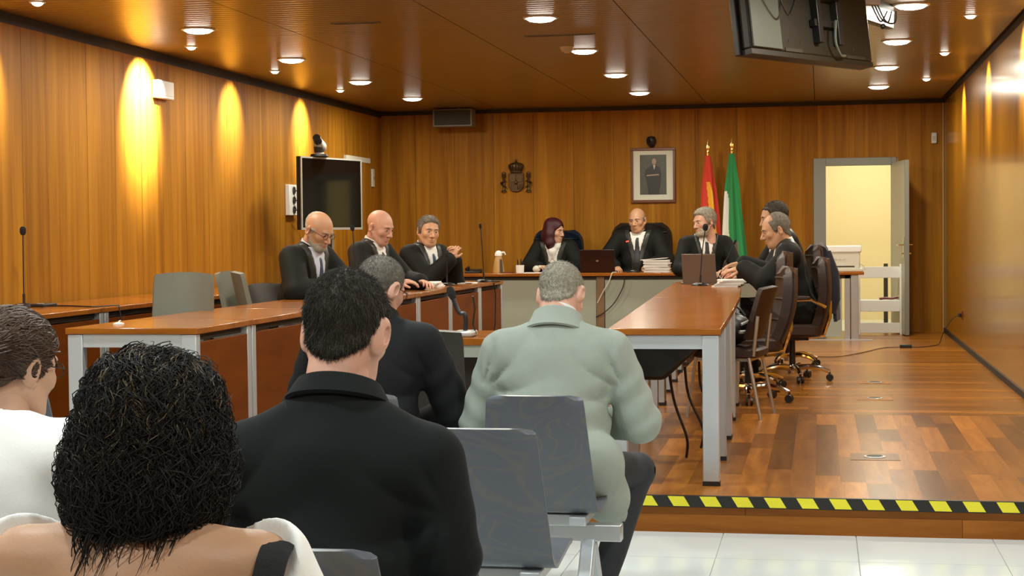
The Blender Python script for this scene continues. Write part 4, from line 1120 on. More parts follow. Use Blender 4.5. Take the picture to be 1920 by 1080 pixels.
# ================================================================== PEOPLE: smooth solid modelling
V3 = lambda *a: np.array(a, dtype=np.float64)
def rx(a): c, s = math.cos(R(a)), math.sin(R(a)); return np.array([[1,0,0],[0,c,-s],[0,s,c]])
def ry(a): c, s = math.cos(R(a)), math.sin(R(a)); return np.array([[c,0,s],[0,1,0],[-s,0,c]])
def rzm(a): c, s = math.cos(R(a)), math.sin(R(a)); return np.array([[c,-s,0],[s,c,0],[0,0,1]])
EDG = [((0,0,0),(1,0,0)),((0,1,0),(1,1,0)),((0,0,1),(1,0,1)),((0,1,1),(1,1,1)),((0,0,0),(0,1,0)),((1,0,0),(1,1,0)),((0,0,1),(0,1,1)),((1,0,1),(1,1,1)),((0,0,0),(0,0,1)),((1,0,0),(1,0,1)),((0,1,0),(0,1,1)),((1,1,0),(1,1,1))]
class Field:
    """signed distance on a grid; shapes blend smoothly; mesh() gives one closed surface"""
    def __init__(s, lo, hi, h):
        s.h = h; s.lo = np.array(lo, float)
        s.n = (np.ceil((np.array(hi) - s.lo) / h).astype(int) + 1)
        s.F = np.full(tuple(s.n), 5.0, np.float32)
        s.ax = [(s.lo[i] + h*np.arange(s.n[i])).astype(np.float32) for i in range(3)]
    def copy(s):
        o = Field.__new__(Field); o.h = s.h; o.lo = s.lo; o.n = s.n; o.ax = s.ax; o.F = s.F.copy(); return o
    def xyz(s): return np.meshgrid(*s.ax, indexing='ij', sparse=True)
    def _sub(s, lo, hi):
        sl = []; cs = []
        for i in range(3):
            a = max(0, int((lo[i]-s.lo[i])/s.h) - 1); b = min(s.n[i], int((hi[i]-s.lo[i])/s.h) + 3)
            if b <= a: return None, None
            sl.append(slice(a, b)); sh = [1,1,1]; sh[i] = b-a; cs.append(s.ax[i][a:b].reshape(sh))
        return tuple(sl), cs
    def _put(s, sl, d, k, op):
        A = s.F[sl]
        if op == 's': A2, d2, sg = -A, d, -1          # subtraction = -smin(-A, d)
        else: A2, d2, sg = A, d, 1
        if k > 0:
            h = np.clip(.5 + .5*(d2 - A2)/k, 0, 1)
            r = d2*(1-h) + A2*h - k*h*(1-h)
        else: r = np.minimum(A2, d2)
        s.F[sl] = sg*r
    def ell(s, c, r, rot=None, k=.02, op='u'):
        r = np.array(r, float) if hasattr(r, '__len__') else np.array([r]*3, float)
        m = (np.max(r) if rot is not None else r) + k + 3*s.h
        sl, cs = s._sub(np.array(c)-m, np.array(c)+m)
        if sl is None: return s
        x, y, z = cs[0]-c[0], cs[1]-c[1], cs[2]-c[2]
        if rot is not None:
            q = rot.T
            x, y, z = q[0,0]*x+q[0,1]*y+q[0,2]*z, q[1,0]*x+q[1,1]*y+q[1,2]*z, q[2,0]*x+q[2,1]*y+q[2,2]*z
        k0 = np.sqrt((x/r[0])**2+(y/r[1])**2+(z/r[2])**2)
        k1 = np.sqrt((x/r[0]**2)**2+(y/r[1]**2)**2+(z/r[2]**2)**2) + 1e-6
        d = (k0*(k0-1)/k1).astype(np.float32)
        d = np.where(k0 < 1e-3, -np.float32(min(r)), d)
        s._put(sl, d, k, op); return s
    def cone(s, a, b, ra, rb, k=.02, op='u'):
        a = np.array(a, float); b = np.array(b, float)
        m = max(ra, rb) + k + 3*s.h
        sl, cs = s._sub(np.minimum(a, b)-m, np.maximum(a, b)+m)
        if sl is None: return s
        ba = b-a; L = max(1e-9, float(ba.dot(ba)))
        x, y, z = cs[0]-a[0], cs[1]-a[1], cs[2]-a[2]
        t = np.clip((x*ba[0]+y*ba[1]+z*ba[2])/L, 0, 1)
        d = (np.sqrt((x-t*ba[0])**2+(y-t*ba[1])**2+(z-t*ba[2])**2) - (ra+(rb-ra)*t)).astype(np.float32)
        s._put(sl, d, k, op); return s
    def chain(s, pts, rs, k=.02, op='u'):
        for i in range(len(pts)-1): s.cone(pts[i], pts[i+1], rs[i], rs[i+1], k, op)
        return s
    def mesh(s):
        F = s.F; ins = F < 0
        c = sum(ins[a:F.shape[0]-1+a, b:F.shape[1]-1+b, d:F.shape[2]-1+d].astype(np.int8) for a in (0,1) for b in (0,1) for d in (0,1))
        act = (c > 0) & (c < 8)
        idx = np.argwhere(act)
        acc = np.zeros((len(idx), 3)); cnt = np.zeros(len(idx))
        for ea, eb in EDG:
            fa = F[idx[:,0]+ea[0], idx[:,1]+ea[1], idx[:,2]+ea[2]]; fb = F[idx[:,0]+eb[0], idx[:,1]+eb[1], idx[:,2]+eb[2]]
            m = (fa < 0) != (fb < 0)
            t = np.where(m, fa/np.where(m, fa-fb, 1), 0)
            acc += np.where(m[:,None], np.array(ea) + t[:,None]*(np.array(eb)-np.array(ea)), 0); cnt += m
        v = s.lo + s.h*(idx + acc/cnt[:,None])
        ids = np.full(act.shape, -1, np.int64); ids[act] = np.arange(len(idx))
        fs = []
        for ax in range(3):
            u, w_ = [(1,2),(2,0),(0,1)][ax]
            sa = [slice(None)]*3; sb = [slice(None)]*3
            sa[ax] = slice(0, -1); sb[ax] = slice(1, None)
            e = ins[tuple(sa)] != ins[tuple(sb)]
            e_idx = np.argwhere(e)
            ok = (e_idx[:,u] > 0) & (e_idx[:,w_] > 0) & (e_idx[:,u] < F.shape[u]-1) & (e_idx[:,w_] < F.shape[w_]-1)
            e_idx = e_idx[ok]
            def cell(du, dw):
                q = e_idx.copy(); q[:,u] += du; q[:,w_] += dw
                return ids[q[:,0], q[:,1], q[:,2]]
            q = np.stack([cell(-1,-1), cell(0,-1), cell(0,0), cell(-1,0)], 1)
            a_in = ins[e_idx[:,0], e_idx[:,1], e_idx[:,2]]
            q[~a_in] = q[~a_in][:, ::-1]
            fs.append(q)
        return v, np.concatenate(fs)
def wob(P, seed, f, n=6, aniso=(1,1,1)):
    rr = np.random.RandomState(seed); o = 0
    for i in range(n):
        d = rr.normal(size=3); d = d/np.linalg.norm(d)*f*rr.uniform(.6, 1.6)*np.array(aniso)
        o = o + np.sin(P[0]*d[0] + P[1]*d[1] + P[2]*d[2] + rr.uniform(0, 6.28))
    return (o/n).astype(np.float32)
def mesh_obj(name, v, f, m, parent, xf=None, smooth=True):
    if xf is not None: v = v @ xf[0].T + xf[1]
    me = bpy.data.meshes.new(name)
    me.vertices.add(len(v)); me.vertices.foreach_set('co', np.asarray(v, np.float32).ravel())
    n = len(f); k = f.shape[1]
    me.loops.add(n*k); me.loops.foreach_set('vertex_index', np.asarray(f, np.int32).ravel())
    me.polygons.add(n); me.polygons.foreach_set('loop_start', np.arange(0, n*k, k, dtype=np.int32))
    me.update(calc_edges=True); me.validate()
    if smooth: me.shade_smooth()
    me.materials.append(M[m])
    o = bpy.data.objects.new(name, me); COL.objects.link(o); o.parent = parent
    return o
def cat(parts):
    vs, fs, o = [], [], 0
    for v, f in parts: vs.append(v); fs.append(f + o); o += len(v)
    return np.concatenate(vs), np.concatenate(fs)

# ---- skin, hair and cloth
def skin(name, col):
    m = mat(name, col, 0.48, sss=.08, noise=.10, nscale=18, bump=.06, bscale=220); return m
skin('skin_fair', (0.60, 0.36, 0.24)); skin('skin_pink', (0.62, 0.34, 0.24)); skin('skin_tan', (0.50, 0.28, 0.16)); skin('skin_warm', (0.56, 0.31, 0.18))
mat('eye_white', (.42, .38, .33), .3); mat('eye_dark', (.02, .013, .008), .2)
mat('hair_grey', (.27, .25, .19), .7, noise=.35, nscale=60, bump=.5, bscale=300)
mat('hair_salt', (.20, .18, .145), .7, noise=.4, nscale=60, bump=.5, bscale=300)
mat('hair_silver', (.40, .37, .29), .7, noise=.35, nscale=60, bump=.5, bscale=300)
mat('hair_dark', (.036, .029, .017), .6, noise=.4, nscale=70, bump=.5, bscale=300)
mat('hair_brown', (.062, .03, .013), .5, noise=.5, nscale=50, bump=.4, bscale=300)
mat('hair_black', (.008, .006, .004), .62, spec=.3, noise=.4, nscale=50, bump=.4, bscale=300)
mat('hair_curl_light', (.085, .058, .022), .5)
mat('hair_purple', (.050, .006, .012), .45, noise=.4, nscale=50, bump=.4, bscale=200)
mat('robe', (.0055, .0065, .0055), .75, spec=.25, noise=.2, nscale=9, bump=.1, bscale=300)
mat('satin', (.022, .024, .02), .42, spec=.4, noise=.2, nscale=12)
mat('shirt_white', (.80, .80, .76), .7); mat('shirt_blue', (.55, .58, .68), .7)
mat('tie_dark', (.015, .017, .022), .5); mat('tie_blue', (.035, .06, .11), .5, noise=.5, nscale=90)
mat('grey_jacket', (.30, .342, .292), .85, noise=.06, nscale=30, bump=.12, bscale=500)
mat('dark_suit', (.0075, .0085, .009), .8, spec=.25, noise=.2, nscale=9)
mat('polo_black', (.006, .008, .0075), .85, spec=.2, noise=.15, nscale=9, bump=.1, bscale=400)
mat('white_knit', (.84, .84, .80), .8, bump=.08, bscale=300)
mat('jeans', (.018, .021, .026), .8, noise=.25, nscale=25, bump=.1, bscale=500)
mat('trouser_dark', (.008, .008, .008), .8, spec=.2)
mat('shoe_black', (.010, .009, .008), .35)
mat('lens', (.9, .92, .92), .03, alpha=.15)

# ---- head in its own frame: x right, y forward, z up, origin between the ears
def head_field(h=.0045, fat=0.0, ear=1.0, female=False, nose=1.0):
    f = Field((-.125, -.155, -.20), (.125, .16, .165), h)
    w_ = .96 if female else 1.0
    f.ell((0, -.010, .035), (.0745*w_, .095, .083), k=0)
    f.ell((0, .028, -.012), (.066*w_, .067, .088), k=.03)
    f.ell((0, .043, -.075), (.046*w_+fat*.4, .044, .042), k=.03)
    f.ell((0, .068, -.103), (.021, .019, .017), k=.022)
    if fat: f.ell((0, .02, -.105), (.05+fat, .05, .03+fat*.5), k=.03)
    for s in (-1, 1):
        f.cone((s*.057*w_, -.002, -.045), (s*.03, .058, -.098), .018+fat*.5, .016, k=.025)
        f.ell((s*.042, .060, -.024), (.023+fat*.5, .022, .022), k=.02)
    f.ell((0, .082, .023), (.046, .013, .009), k=.016)
    for s in (-1, 1): f.ell((s*.031, .099, .004), (.0175, .016, .0115), k=.012, op='s')
    f.cone((0, .090, .010), (0, .090+.023*nose, -.034), .0075, .0118*nose, k=.012)
    for s in (-1, 1):
        f.ell((s*.012, .098, -.037), (.009, .011, .0075), k=.008)
        f.ell((s*.031, .0775, .003), (.0135, .0135, .0125), k=.004)
    f.ell((0, .0915, -.061), (.021, .009, .0055), k=.007)
    f.ell((0, .0895, -.0735), (.018, .009, .0062), k=.007)
    f.cone((-.021, .098, -.0672), (.021, .098, -.0672), .0026, .0026, k=.003, op='s')
    f.cone((0, -.022, -.05), (0, -.036, -.19), .053+fat, .056+fat, k=.03)
    bare = f.copy()
    for s in (-1, 1):
        rot = rzm(-s*32) @ rx(-12)
        f.ell((s*.082*w_, -.016, -.008), (.0105*ear, .0205*ear, .034*ear), rot, k=.008)
        f.ell((s*.092*w_, -.010, -.004), (.007, .011, .019), rot, k=.006, op='s')
        f.ell((s*.077*w_, -.004, -.036), (.008, .009, .010), k=.006)
    return f, bare
ZL_Y = [-.12, -.085, -.045, -.022, -.004, .012, .028, .045, .075, .11]
def hairline(f, front=.075, nape=-.085, temple=.05, side=-.005, seed=1, rag=.004):
    X, Y, Z = f.xyz()
    zl = np.interp(Y, ZL_Y, [nape, nape+.006, nape*.45, side+.014, side+.018, side-.02, side+.006, temple, front-.008, front])
    return (zl - Z + rag*wob((X, Y, Z), seed, 160)).astype(np.float32)
def hair_shell(f, G, t, k=.006, seed=3, amp=.0015, fr=220):
    o = f.copy(); X, Y, Z = f.xyz()
    A = f.F - t - amp*wob((X, Y, Z), seed, fr)
    h = np.clip(.5 - .5*(G - A)/k, 0, 1)      # smooth max
    o.F = (G*(1-h) + A*h + k*h*(1-h)).astype(np.float32)
    return o
def strands(name, v, f, m, parent, xf, n, length, flow, seed=0, rad=.0008, lift=.35, curl=0.0, segs=2, keep=None):
    """short hairs rooted on a hair shell"""
    rr = np.random.RandomState(seed)
    a, b, c = v[f[:,0]], v[f[:,1]], v[f[:,2]]
    nn = np.cross(b-a, c-a); ar = np.linalg.norm(nn, axis=1)+1e-12; nn = nn/ar[:,None]
    w_ = ar.copy()
    if keep is not None: w_ *= keep(a)
    pick = rr.choice(len(f), n, p=w_/w_.sum())
    q = rr.rand(n, 2)
    d4 = v[f[pick, 3]]
    base = (a[pick]*(1-q[:,:1]) + b[pick]*q[:,:1])*(1-q[:,1:]) + (d4*(1-q[:,:1]) + c[pick]*q[:,:1])*q[:,1:]
    nrm = nn[pick]
    fl = flow(base, nrm); fl = fl - nrm*np.sum(fl*nrm, 1, keepdims=True); fl /= np.linalg.norm(fl, axis=1, keepdims=True)+1e-9
    fl = fl + rr.normal(size=fl.shape)*.25
    L = length*rr.uniform(.6, 1.3, (n, 1))
    d0 = fl + nrm*lift; d0 /= np.linalg.norm(d0, axis=1, keepdims=True)
    pts = [base - nrm*.002]
    p = base; d = d0
    for i in range(segs):
        d = d + (fl*.35 - nrm*lift*.55) + rr.normal(size=fl.shape)*curl; d /= np.linalg.norm(d, axis=1, keepdims=True)
        p = p + d*L/segs; pts.append(p)
    side = np.cross(d0, nrm); side /= np.linalg.norm(side, axis=1, keepdims=True)+1e-9
    up = np.cross(side, d0)
    V_, F_ = [], []
    for i, p in enumerate(pts[:-1]):
        r_ = rad*(1 - .5*i/segs)
        V_ += [p + side*r_, p - side*r_*.5 + up*r_*.87, p - side*r_*.5 - up*r_*.87]
    V_ += [pts[-1]]
    k = len(V_); VV = np.stack(V_, 1).reshape(-1, 3)
    off = (np.arange(n)*k)[:,None]
    tri = []
    for i in range(segs-1):
        o = 3*i
        for j in range(3):
            j2 = (j+1) % 3
            tri.append(np.concatenate([off+o+j, off+o+j2, off+o+3+j2], 1)); tri.append(np.concatenate([off+o+j, off+o+3+j2, off+o+3+j], 1))
    o = 3*(segs-1)
    for j in range(3): tri.append(np.concatenate([off+o+j, off+o+(j+1)%3, off+k-1], 1))
    ob = mesh_obj(name, VV, np.concatenate(tri), m, parent, xf, smooth=True)
    ob['kind'] = 'stuff'
    return ob
def locks(name, fld, roots, flow, m, parent, xf, steps, step, rad, wave=.006, wl=.05, seed=0, off=.002, taper=.8, clump=60):
    """wavy locks that run over a hair volume following a flow"""
    rr = np.random.RandomState(seed)
    G = np.gradient(fld.F, fld.h)
    def samp(A, p):
        q = np.clip(((p-fld.lo)/fld.h), 0, np.array(fld.n)-1.001); i = q.astype(int); t = q-i; o = 0
        for a in (0, 1):
            for b in (0, 1):
                for c in (0, 1):
                    w_ = (t[:,0] if a else 1-t[:,0])*(t[:,1] if b else 1-t[:,1])*(t[:,2] if c else 1-t[:,2])
                    o = o + w_*A[i[:,0]+a, i[:,1]+b, i[:,2]+c]
        return o
    def nrm(p):
        n = np.stack([samp(g_, p) for g_ in G], 1); return n/(np.linalg.norm(n, axis=1, keepdims=True)+1e-9)
    p = roots.copy(); N = len(p); ph = (roots @ rr.normal(size=(3, 1)))*clump + rr.normal(size=(N, 1))*.5; fq = 2*PI*step/(wl*rr.uniform(.85, 1.2, (N, 1))); am = wave*rr.uniform(.4, 1.3, (N, 1)); jit = rr.normal(size=(N, 3))*.25
    ends = rr.uniform(.6, 1.0, (N, 1))
    path = []
    for i in range(steps):
        n = nrm(p)
        p = p - n*np.clip(samp(fld.F, p), -.02, .02)[:,None]
        d = flow(p, n) + jit; d = d - n*np.sum(d*n, 1, keepdims=True); d /= np.linalg.norm(d, axis=1, keepdims=True)+1e-9
        sd = np.cross(d, n)
        path.append(p + n*(off + am*.6*(1+np.sin(ph*1.7+fq*i))) + sd*am*np.sin(ph+fq*i))
        p = p + d*step*ends
    path = np.stack(path, 1)                      # N, steps, 3
    tan = np.gradient(path, axis=1); tan /= np.linalg.norm(tan, axis=2, keepdims=True)+1e-9
    ref = np.array([.3, .9, .2]); u = np.cross(tan, ref); u /= np.linalg.norm(u, axis=2, keepdims=True)+1e-9; w_ = np.cross(tan, u)
    tt = np.linspace(0, 1, steps)
    rad_ = rad*(np.minimum(1, .4+tt*3))*(1-taper*tt**2)
    ks = 3
    V_ = np.stack([path + (u*math.cos(2*PI*k/ks) + w_*math.sin(2*PI*k/ks))*rad_[None,:,None] for k in range(ks)], 2).reshape(-1, 3)
    base = (np.arange(N)*steps*ks)[:,None,None] + (np.arange(steps-1)*ks)[None,:,None]
    F_ = []
    for k in range(ks):
        k2 = (k+1) % ks
        F_.append(np.stack([base+k, base+k2, base+ks+k2, base+ks+k], 3).reshape(-1, 4))
    o = mesh_obj(name, V_, np.concatenate(F_), m, parent, xf); o['kind'] = 'stuff'
    return o
# ---- hand: y along the fingers, x towards the thumb (right hand mirrored), z back of the hand
def hand_mesh(side, curl=25, spread=4, h=.0036):
    f = Field((-.07, -.05, -.11), (.09, .20, .05), h)
    f.cone((0, -.03, 0), (0, .01, 0), .026, .027, k=.01)
    f.ell((0, .045, 0), (.041, .055, .0165), k=.02)
    f.ell((.024, .028, -.008), (.018, .03, .015), k=.012)
    for i, (bx_, L, r) in enumerate(((.030, .072, .0092), (.0105, .08, .0095), (-.0095, .075, .009), (-.028, .058, .008))):
        p = V3(bx_, .085 - .004*abs(i-1), 0); a = 0.; sp = (1.2-i)*spread
        seg = [L*.46, L*.30, L*.24]; c = curl*(1+.12*i)
        pts = [p - V3(0, .02, 0), p]; rs = [r, r]
        for j, s_ in enumerate(seg):
            a += c*(.7 if j == 0 else 1.0)
            p = p + rzm(-sp) @ rx(-a) @ V3(0, s_, 0); pts.append(p); rs.append(r*(1-.09*(j+1)))
        f.chain(pts, rs, k=.004)
    p = V3(.032, .022, -.006); pts = [V3(.018, .005, -.004), p]; rs = [.013, .0125]
    d = V3(.62, .70, -.30); d /= np.linalg.norm(d); p = p + d*.036; pts.append(p); rs.append(.0105)
    d = V3(.30, .88, -.38); d /= np.linalg.norm(d); p = p + d*.030; pts.append(p); rs.append(.0085)
    f.chain(pts, rs, k=.006)
    v, q = f.mesh()
    if side < 0: v = v*V3(-1, 1, 1); q = q[:, ::-1]
    return v, q
HANDS = {}
def frame_from(yd, zhint):
    y = np.array(yd, float); y /= np.linalg.norm(y)
    z = np.array(zhint, float); z = z - y*y.dot(z); z /= np.linalg.norm(z)
    return np.stack([np.cross(y, z), y, z], 1)
def ik(a, t, l1, l2, pole):
    a, t = np.array(a, float), np.array(t, float)
    d = t-a; L = np.linalg.norm(d)
    if L > (l1+l2)*.995: t = a + d/L*(l1+l2)*.995; d = t-a; L = np.linalg.norm(d)
    u = d/L; x = (l1*l1-l2*l2+L*L)/(2*L); hh = math.sqrt(max(1e-8, l1*l1-x*x))
    p = np.array(pole, float); p = p-u*u.dot(p); p /= np.linalg.norm(p)+1e-9
    return a+u*x+p*hh, t
def ring(mb, c, rot, prof, n=32, sx=1, sy=1, cut=None, tilt=0.0):
    """collar-like ring: prof = (radius, height) pairs, open to the front when cut is given (half angle)"""
    a0, a1 = (0, 2*PI) if cut is None else (PI/2+cut, PI/2+2*PI-cut)
    m = n if cut is None else n+1
    vs = []
    for r_, z in prof:
        for k in range(m):
            a = a0 + (a1-a0)*k/n
            vs.append(np.array(c) + rot @ V3(r_*math.cos(a)*sx, r_*math.sin(a)*sy, z + tilt*math.sin(a)))
    fs = []
    for i in range(len(prof)-1):
        for k in range(n):
            fs.append((i*m+k, i*m+(k+1)%m, (i+1)*m+(k+1)%m, (i+1)*m+k))
    mb.add([tuple(p) for p in vs], fs); return mb

def person(label, head_px, head_y, rz, floor, seat, P):
    """one seated figure; the head is put where the photograph shows it, the rest follows from the pose"""
    g = P.get
    s = g('scale', 1.0); wf = g('w', 1.0)
    tw = aty(head_px[0], head_px[1], head_y)
    lean, twist, sidel = g('lean', 8), g('twist', 0), g('side', 0)
    hy, hp, hr = g('head', (0, 0, 0))
    Rh = rzm(hy) @ rx(-hp) @ ry(hr)
    st_ = seat/s
    Rt = rzm(twist) @ ry(sidel) @ rx(-lean)
    tl = 1.0
    def geom(tl):
        H = V3(0, 0, st_ + .10)
        T = lambda x, y, z: H + Rt @ V3(x, y, z*tl)
        nb = T(0, -.012, .50)
        hc = nb + (rzm(twist*.6+hy*.3) @ rx(-(lean*.45+hp*.45))) @ V3(0, .03, .135)
        return H, T, nb, hc
    want = (tw.z - floor)/s
    for _ in range(20):
        H, T, nb, hc = geom(tl)
        tl = min(1.3, max(.78, tl*(1 + (want-hc[2])/.6)))
    H, T, nb, hc = geom(tl)
    rw = rzm(math.degrees(rz))
    loc = np.array(tw) - rw @ (hc*s)
    root = thing('person', label, 'person', (loc[0], loc[1], floor), rz, group=g('group'), scale=s)
    toL = lambda p: rw.T @ (np.array(p) - np.array([loc[0], loc[1], floor]))/s
    sh = {q: T(q*.178*wf**.6, -.012, g('shz', .435)) for q in (-1, 1)}
    el, wr, hd = {}, {}, {}
    for q in (-1, 1):
        tgt = g('wristR' if q > 0 else 'wristL')
        if tgt is None: tgt = V3(q*.13*wf, .34, st_+.20)
        elif len(tgt) == 3 and tgt[0] > 100: tgt = toL(aty(*tgt))
        else: tgt = np.array(tgt, float)
        pole = g('pole', (q*.9, -.35, -.8)) if not isinstance(g('pole'), dict) else g('pole')[q]
        el[q], wr[q] = ik(sh[q], tgt, .285, .255, pole)
    hip = {q: V3(q*.095*wf**.5, .03, st_+.085) for q in (-1, 1)}
    kn = {q: V3(q*(.12 if g('knee') is None else g('knee')[0])*wf**.3, .44, st_+.075+.0) for q in (-1, 1)}
    an = {q: V3(q*.13, .40 if g('foot') is None else g('foot'), .085) for q in (-1, 1)}
    if g('leg'):
        for q, (k_, a_) in g('leg').items(): kn[q] = np.array(k_); an[q] = np.array(a_)
    h = g('h', .0105)
    bel = g('belly', 0.0)
    def torso(f, e, arms=True, sleeve=(1, 1), upto=1.0, k=.045, hips=True):
        if hips: f.ell(T(0, .01, .02), (.165*wf+e, .128+e+bel*.5, .13+e), Rt, k=k)
        f.ell(T(0, .012+bel*.4, .17), (.150*wf+e, .112+e+bel, .16+e), Rt, k=k)
        f.ell(T(0, -.004, .33), (.158*wf+e, .112+e, .165+e), Rt, k=k)
        f.cone(T(-.135*wf**.6, -.018, g('shz', .435)-.01), T(.135*wf**.6, -.018, g('shz', .435)-.01), .062+e, .062+e, k=k)
        f.cone(T(0, -.035, .38), T(0, -.022, .475), .075+e, .060+e, k=k)
        for q in (-1, 1):
            f.cone(T(0, -.02, .475), sh[q]+Rt@V3(-q*.02, 0, .004), .052+e, .056+e, k=k*.8)
            if arms:
                b_ = sh[q] + (el[q]-sh[q])*min(1, upto)
                f.cone(sh[q], b_, (.058+e)*sleeve[0], (.050+e)*sleeve[1], k=k*.7)
                if upto > 1: f.cone(el[q], el[q]+(wr[q]-el[q])*(upto-1), (.047+e)*sleeve[1], (.036+e)*sleeve[1], k=k*.5)
        return f
    pts = [H, nb, hc, sh[1], sh[-1], el[1], el[-1], wr[1], wr[-1]]
    lo = np.min(pts, 0) - V3(.17, .2+bel, .22); hi = np.max(pts, 0) + V3(.17, .2+bel, .12)
    sk = g('skin', 'skin_fair')
    # --- body: one skin surface from the neck to the feet, with head and hands
    f = Field(np.minimum(lo, V3(-.3, -.2, 0)), np.maximum(hi, V3(.3, .62, 0)), .017 if not g('bare') else .010)
    torso(f, -.014, upto=2.0)
    f.cone(nb, hc, .053+g('fat', 0), .052+g('fat', 0)*.6, k=.03)
    for q in (-1, 1):
        f.cone(hip[q], kn[q], .075, .055, k=.03); f.cone(kn[q], an[q], .052, .036, k=.02); f.cone(an[q]+V3(0, -.03, -.045), an[q]+V3(q*.02, .13, -.055), .03, .026, k=.02)
    parts = [f.mesh()]
    hfull, hf = head_field(g('hh', .0048), g('fat', 0), g('ear', 1.0), g('female', False), g('nose', 1.0))
    hv, hq = hfull.mesh()
    hxf = (Rh*g('hscale', 1.0), hc)
    parts.append((hv @ hxf[0].T + hxf[1], hq))
    for q in (-1, 1):
        cu = g('curl', {}).get(q, 22) if isinstance(g('curl', {}), dict) else g('curl')
        key = (q, cu)
        if key not in HANDS: HANDS[key] = hand_mesh(q, cu)
        v, qq = HANDS[key]
        fd = g('fing', {}).get(q)
        fd = wr[q]-el[q] if fd is None else np.array(fd, float)
        bk = np.array(g('back', {}).get(q, (q*.25, .1, 1)), float)
        fr_ = frame_from(fd, bk)
        parts.append((v*1.0 @ fr_.T + wr[q] + fr_[:,1]*.012, qq))
    v, q4 = cat(parts)
    body = mesh_obj('body', v, q4, sk, root)
    for q in (-1, 1):
        e = MB().ball((q*.031, .0800, .002), .0118, 10).build('eye', 'eye_white', root)
        MB().ball((q*.031, .0878, .002), .0062, 8).build('iris', 'eye_dark', e)
        mw = Matrix.Identity(4)
        for i in range(3):
            for j in range(3): mw[i][j] = hxf[0][i, j]
            mw[i][3] = hc[i]
        e.matrix_local = mw
        br = MB().tube([(q*.012, .0965, .021), (q*.03, .0955, .026), (q*.048, .083, .021)], [.003, .0038, .002], 6).build('eyebrow', g('brow', 'hair_salt'), root)
        br.matrix_local = mw
    # --- clothes
    cl = g('cloth', 'robe'); infl = g('infl', .010)
    f = Field(lo, hi, h)
    upto = g('upto', 1.93)
    torso(f, infl, sleeve=g('sleeve', (1.0, 1.12)), upto=upto)
    if g('skirt', True):
        for q in (-1, 1): f.cone(hip[q]+V3(0, -.02, 0), hip[q]+(kn[q]-hip[q])*g('skirtlen', .55), .10*wf**.5, .088, k=.05)
    X, Y, Z = f.xyz()
    if g('folds'):      # drapery: pleats fanning out of the armpits, rings round the sleeves
        am = g('folds'); q_ = Rt.T
        dx_, dy_, dz_ = X-H[0], Y-H[1], Z-H[2]
        lx = q_[0,0]*dx_+q_[0,1]*dy_+q_[0,2]*dz_; ly = q_[1,0]*dx_+q_[1,1]*dy_+q_[1,2]*dz_; lz = (q_[2,0]*dx_+q_[2,1]*dy_+q_[2,2]*dz_)/tl
        for q in (-1, 1):
            ax_, az_ = q*.205*wf**.6, .27
            ddx = (ax_-lx)*q; ddz = lz-az_; rr_ = np.sqrt(ddx**2+ddz**2)
            an_ = np.arctan2(ddz, ddx+.02)
            win = np.clip(rr_/.05, 0, 1)*np.clip((.24-rr_)/.14, 0, 1)*(ddx > -.03)*np.clip((-ly)/.05, 0, 1)
            f.F -= (am*win*(2*np.abs(np.sin(an_*4.2+.8+q*.5+.5*np.sin(rr_*20)))**.7-1.1)).astype(np.float32)
            a_, b_ = sh[q], el[q]; ba = b_-a_; L2 = ba.dot(ba)
            px_, py_, pz_ = X-a_[0], Y-a_[1], Z-a_[2]
            t2 = (px_*ba[0]+py_*ba[1]+pz_*ba[2])/L2
            dd_ = np.sqrt((px_-t2*ba[0])**2+(py_-t2*ba[1])**2+(pz_-t2*ba[2])**2)
            win = np.clip((t2-.15)/.3, 0, 1)*np.clip((1.25-t2)/.25, 0, 1)*(dd_ < .14)
            f.F -= (am*.5*win*np.sin(t2*17 + 3.0*(py_*8+px_*5*q))).astype(np.float32)
    if g('extra'): g('extra')(f, T, sh, el, wr, hip, kn)
    f.F += g('wamp', .0045)*wob((X, Y, Z), g('seed', 1), g('wfreq', 22), 7, g('waniso', (1, 1, .55)))
    # neck opening
    nd = hc-nb; nd /= np.linalg.norm(nd)
    f.cone(nb+nd*(g('neckcut', .0)+g('neckr', .066)), nb+nd*.2, g('neckr', .066), .085, k=.012, op='s')
    tf = f
    # wrist ends
    if g('scoop'): g('scoop')(f, T)
    v, q4 = f.mesh()
    v, q4 = v, q4
    co = mesh_obj(g('clothname', 'robe'), v, q4, cl, root)
    # local torso coordinates of the grid
    def patch(name, m, off, fn, parent=co, sub=None):
        o = tf.copy()
        dx_, dy_, dz_ = X-H[0], Y-H[1], Z-H[2]
        q = Rt.T
        lx = q[0,0]*dx_+q[0,1]*dy_+q[0,2]*dz_; ly = q[1,0]*dx_+q[1,1]*dy_+q[1,2]*dz_; lz = (q[2,0]*dx_+q[2,1]*dy_+q[2,2]*dz_)/tl
        G = fn(lx, ly, lz)
        o.F = np.maximum(np.maximum(tf.F - off, -(tf.F + .012)), G).astype(np.float32)
        v, q4 = o.mesh()
        if len(v) < 8: return None
        return mesh_obj(name, v, q4, m, parent)
    v0 = g('vneck')       # (bottom z of the V, half width at the neck)
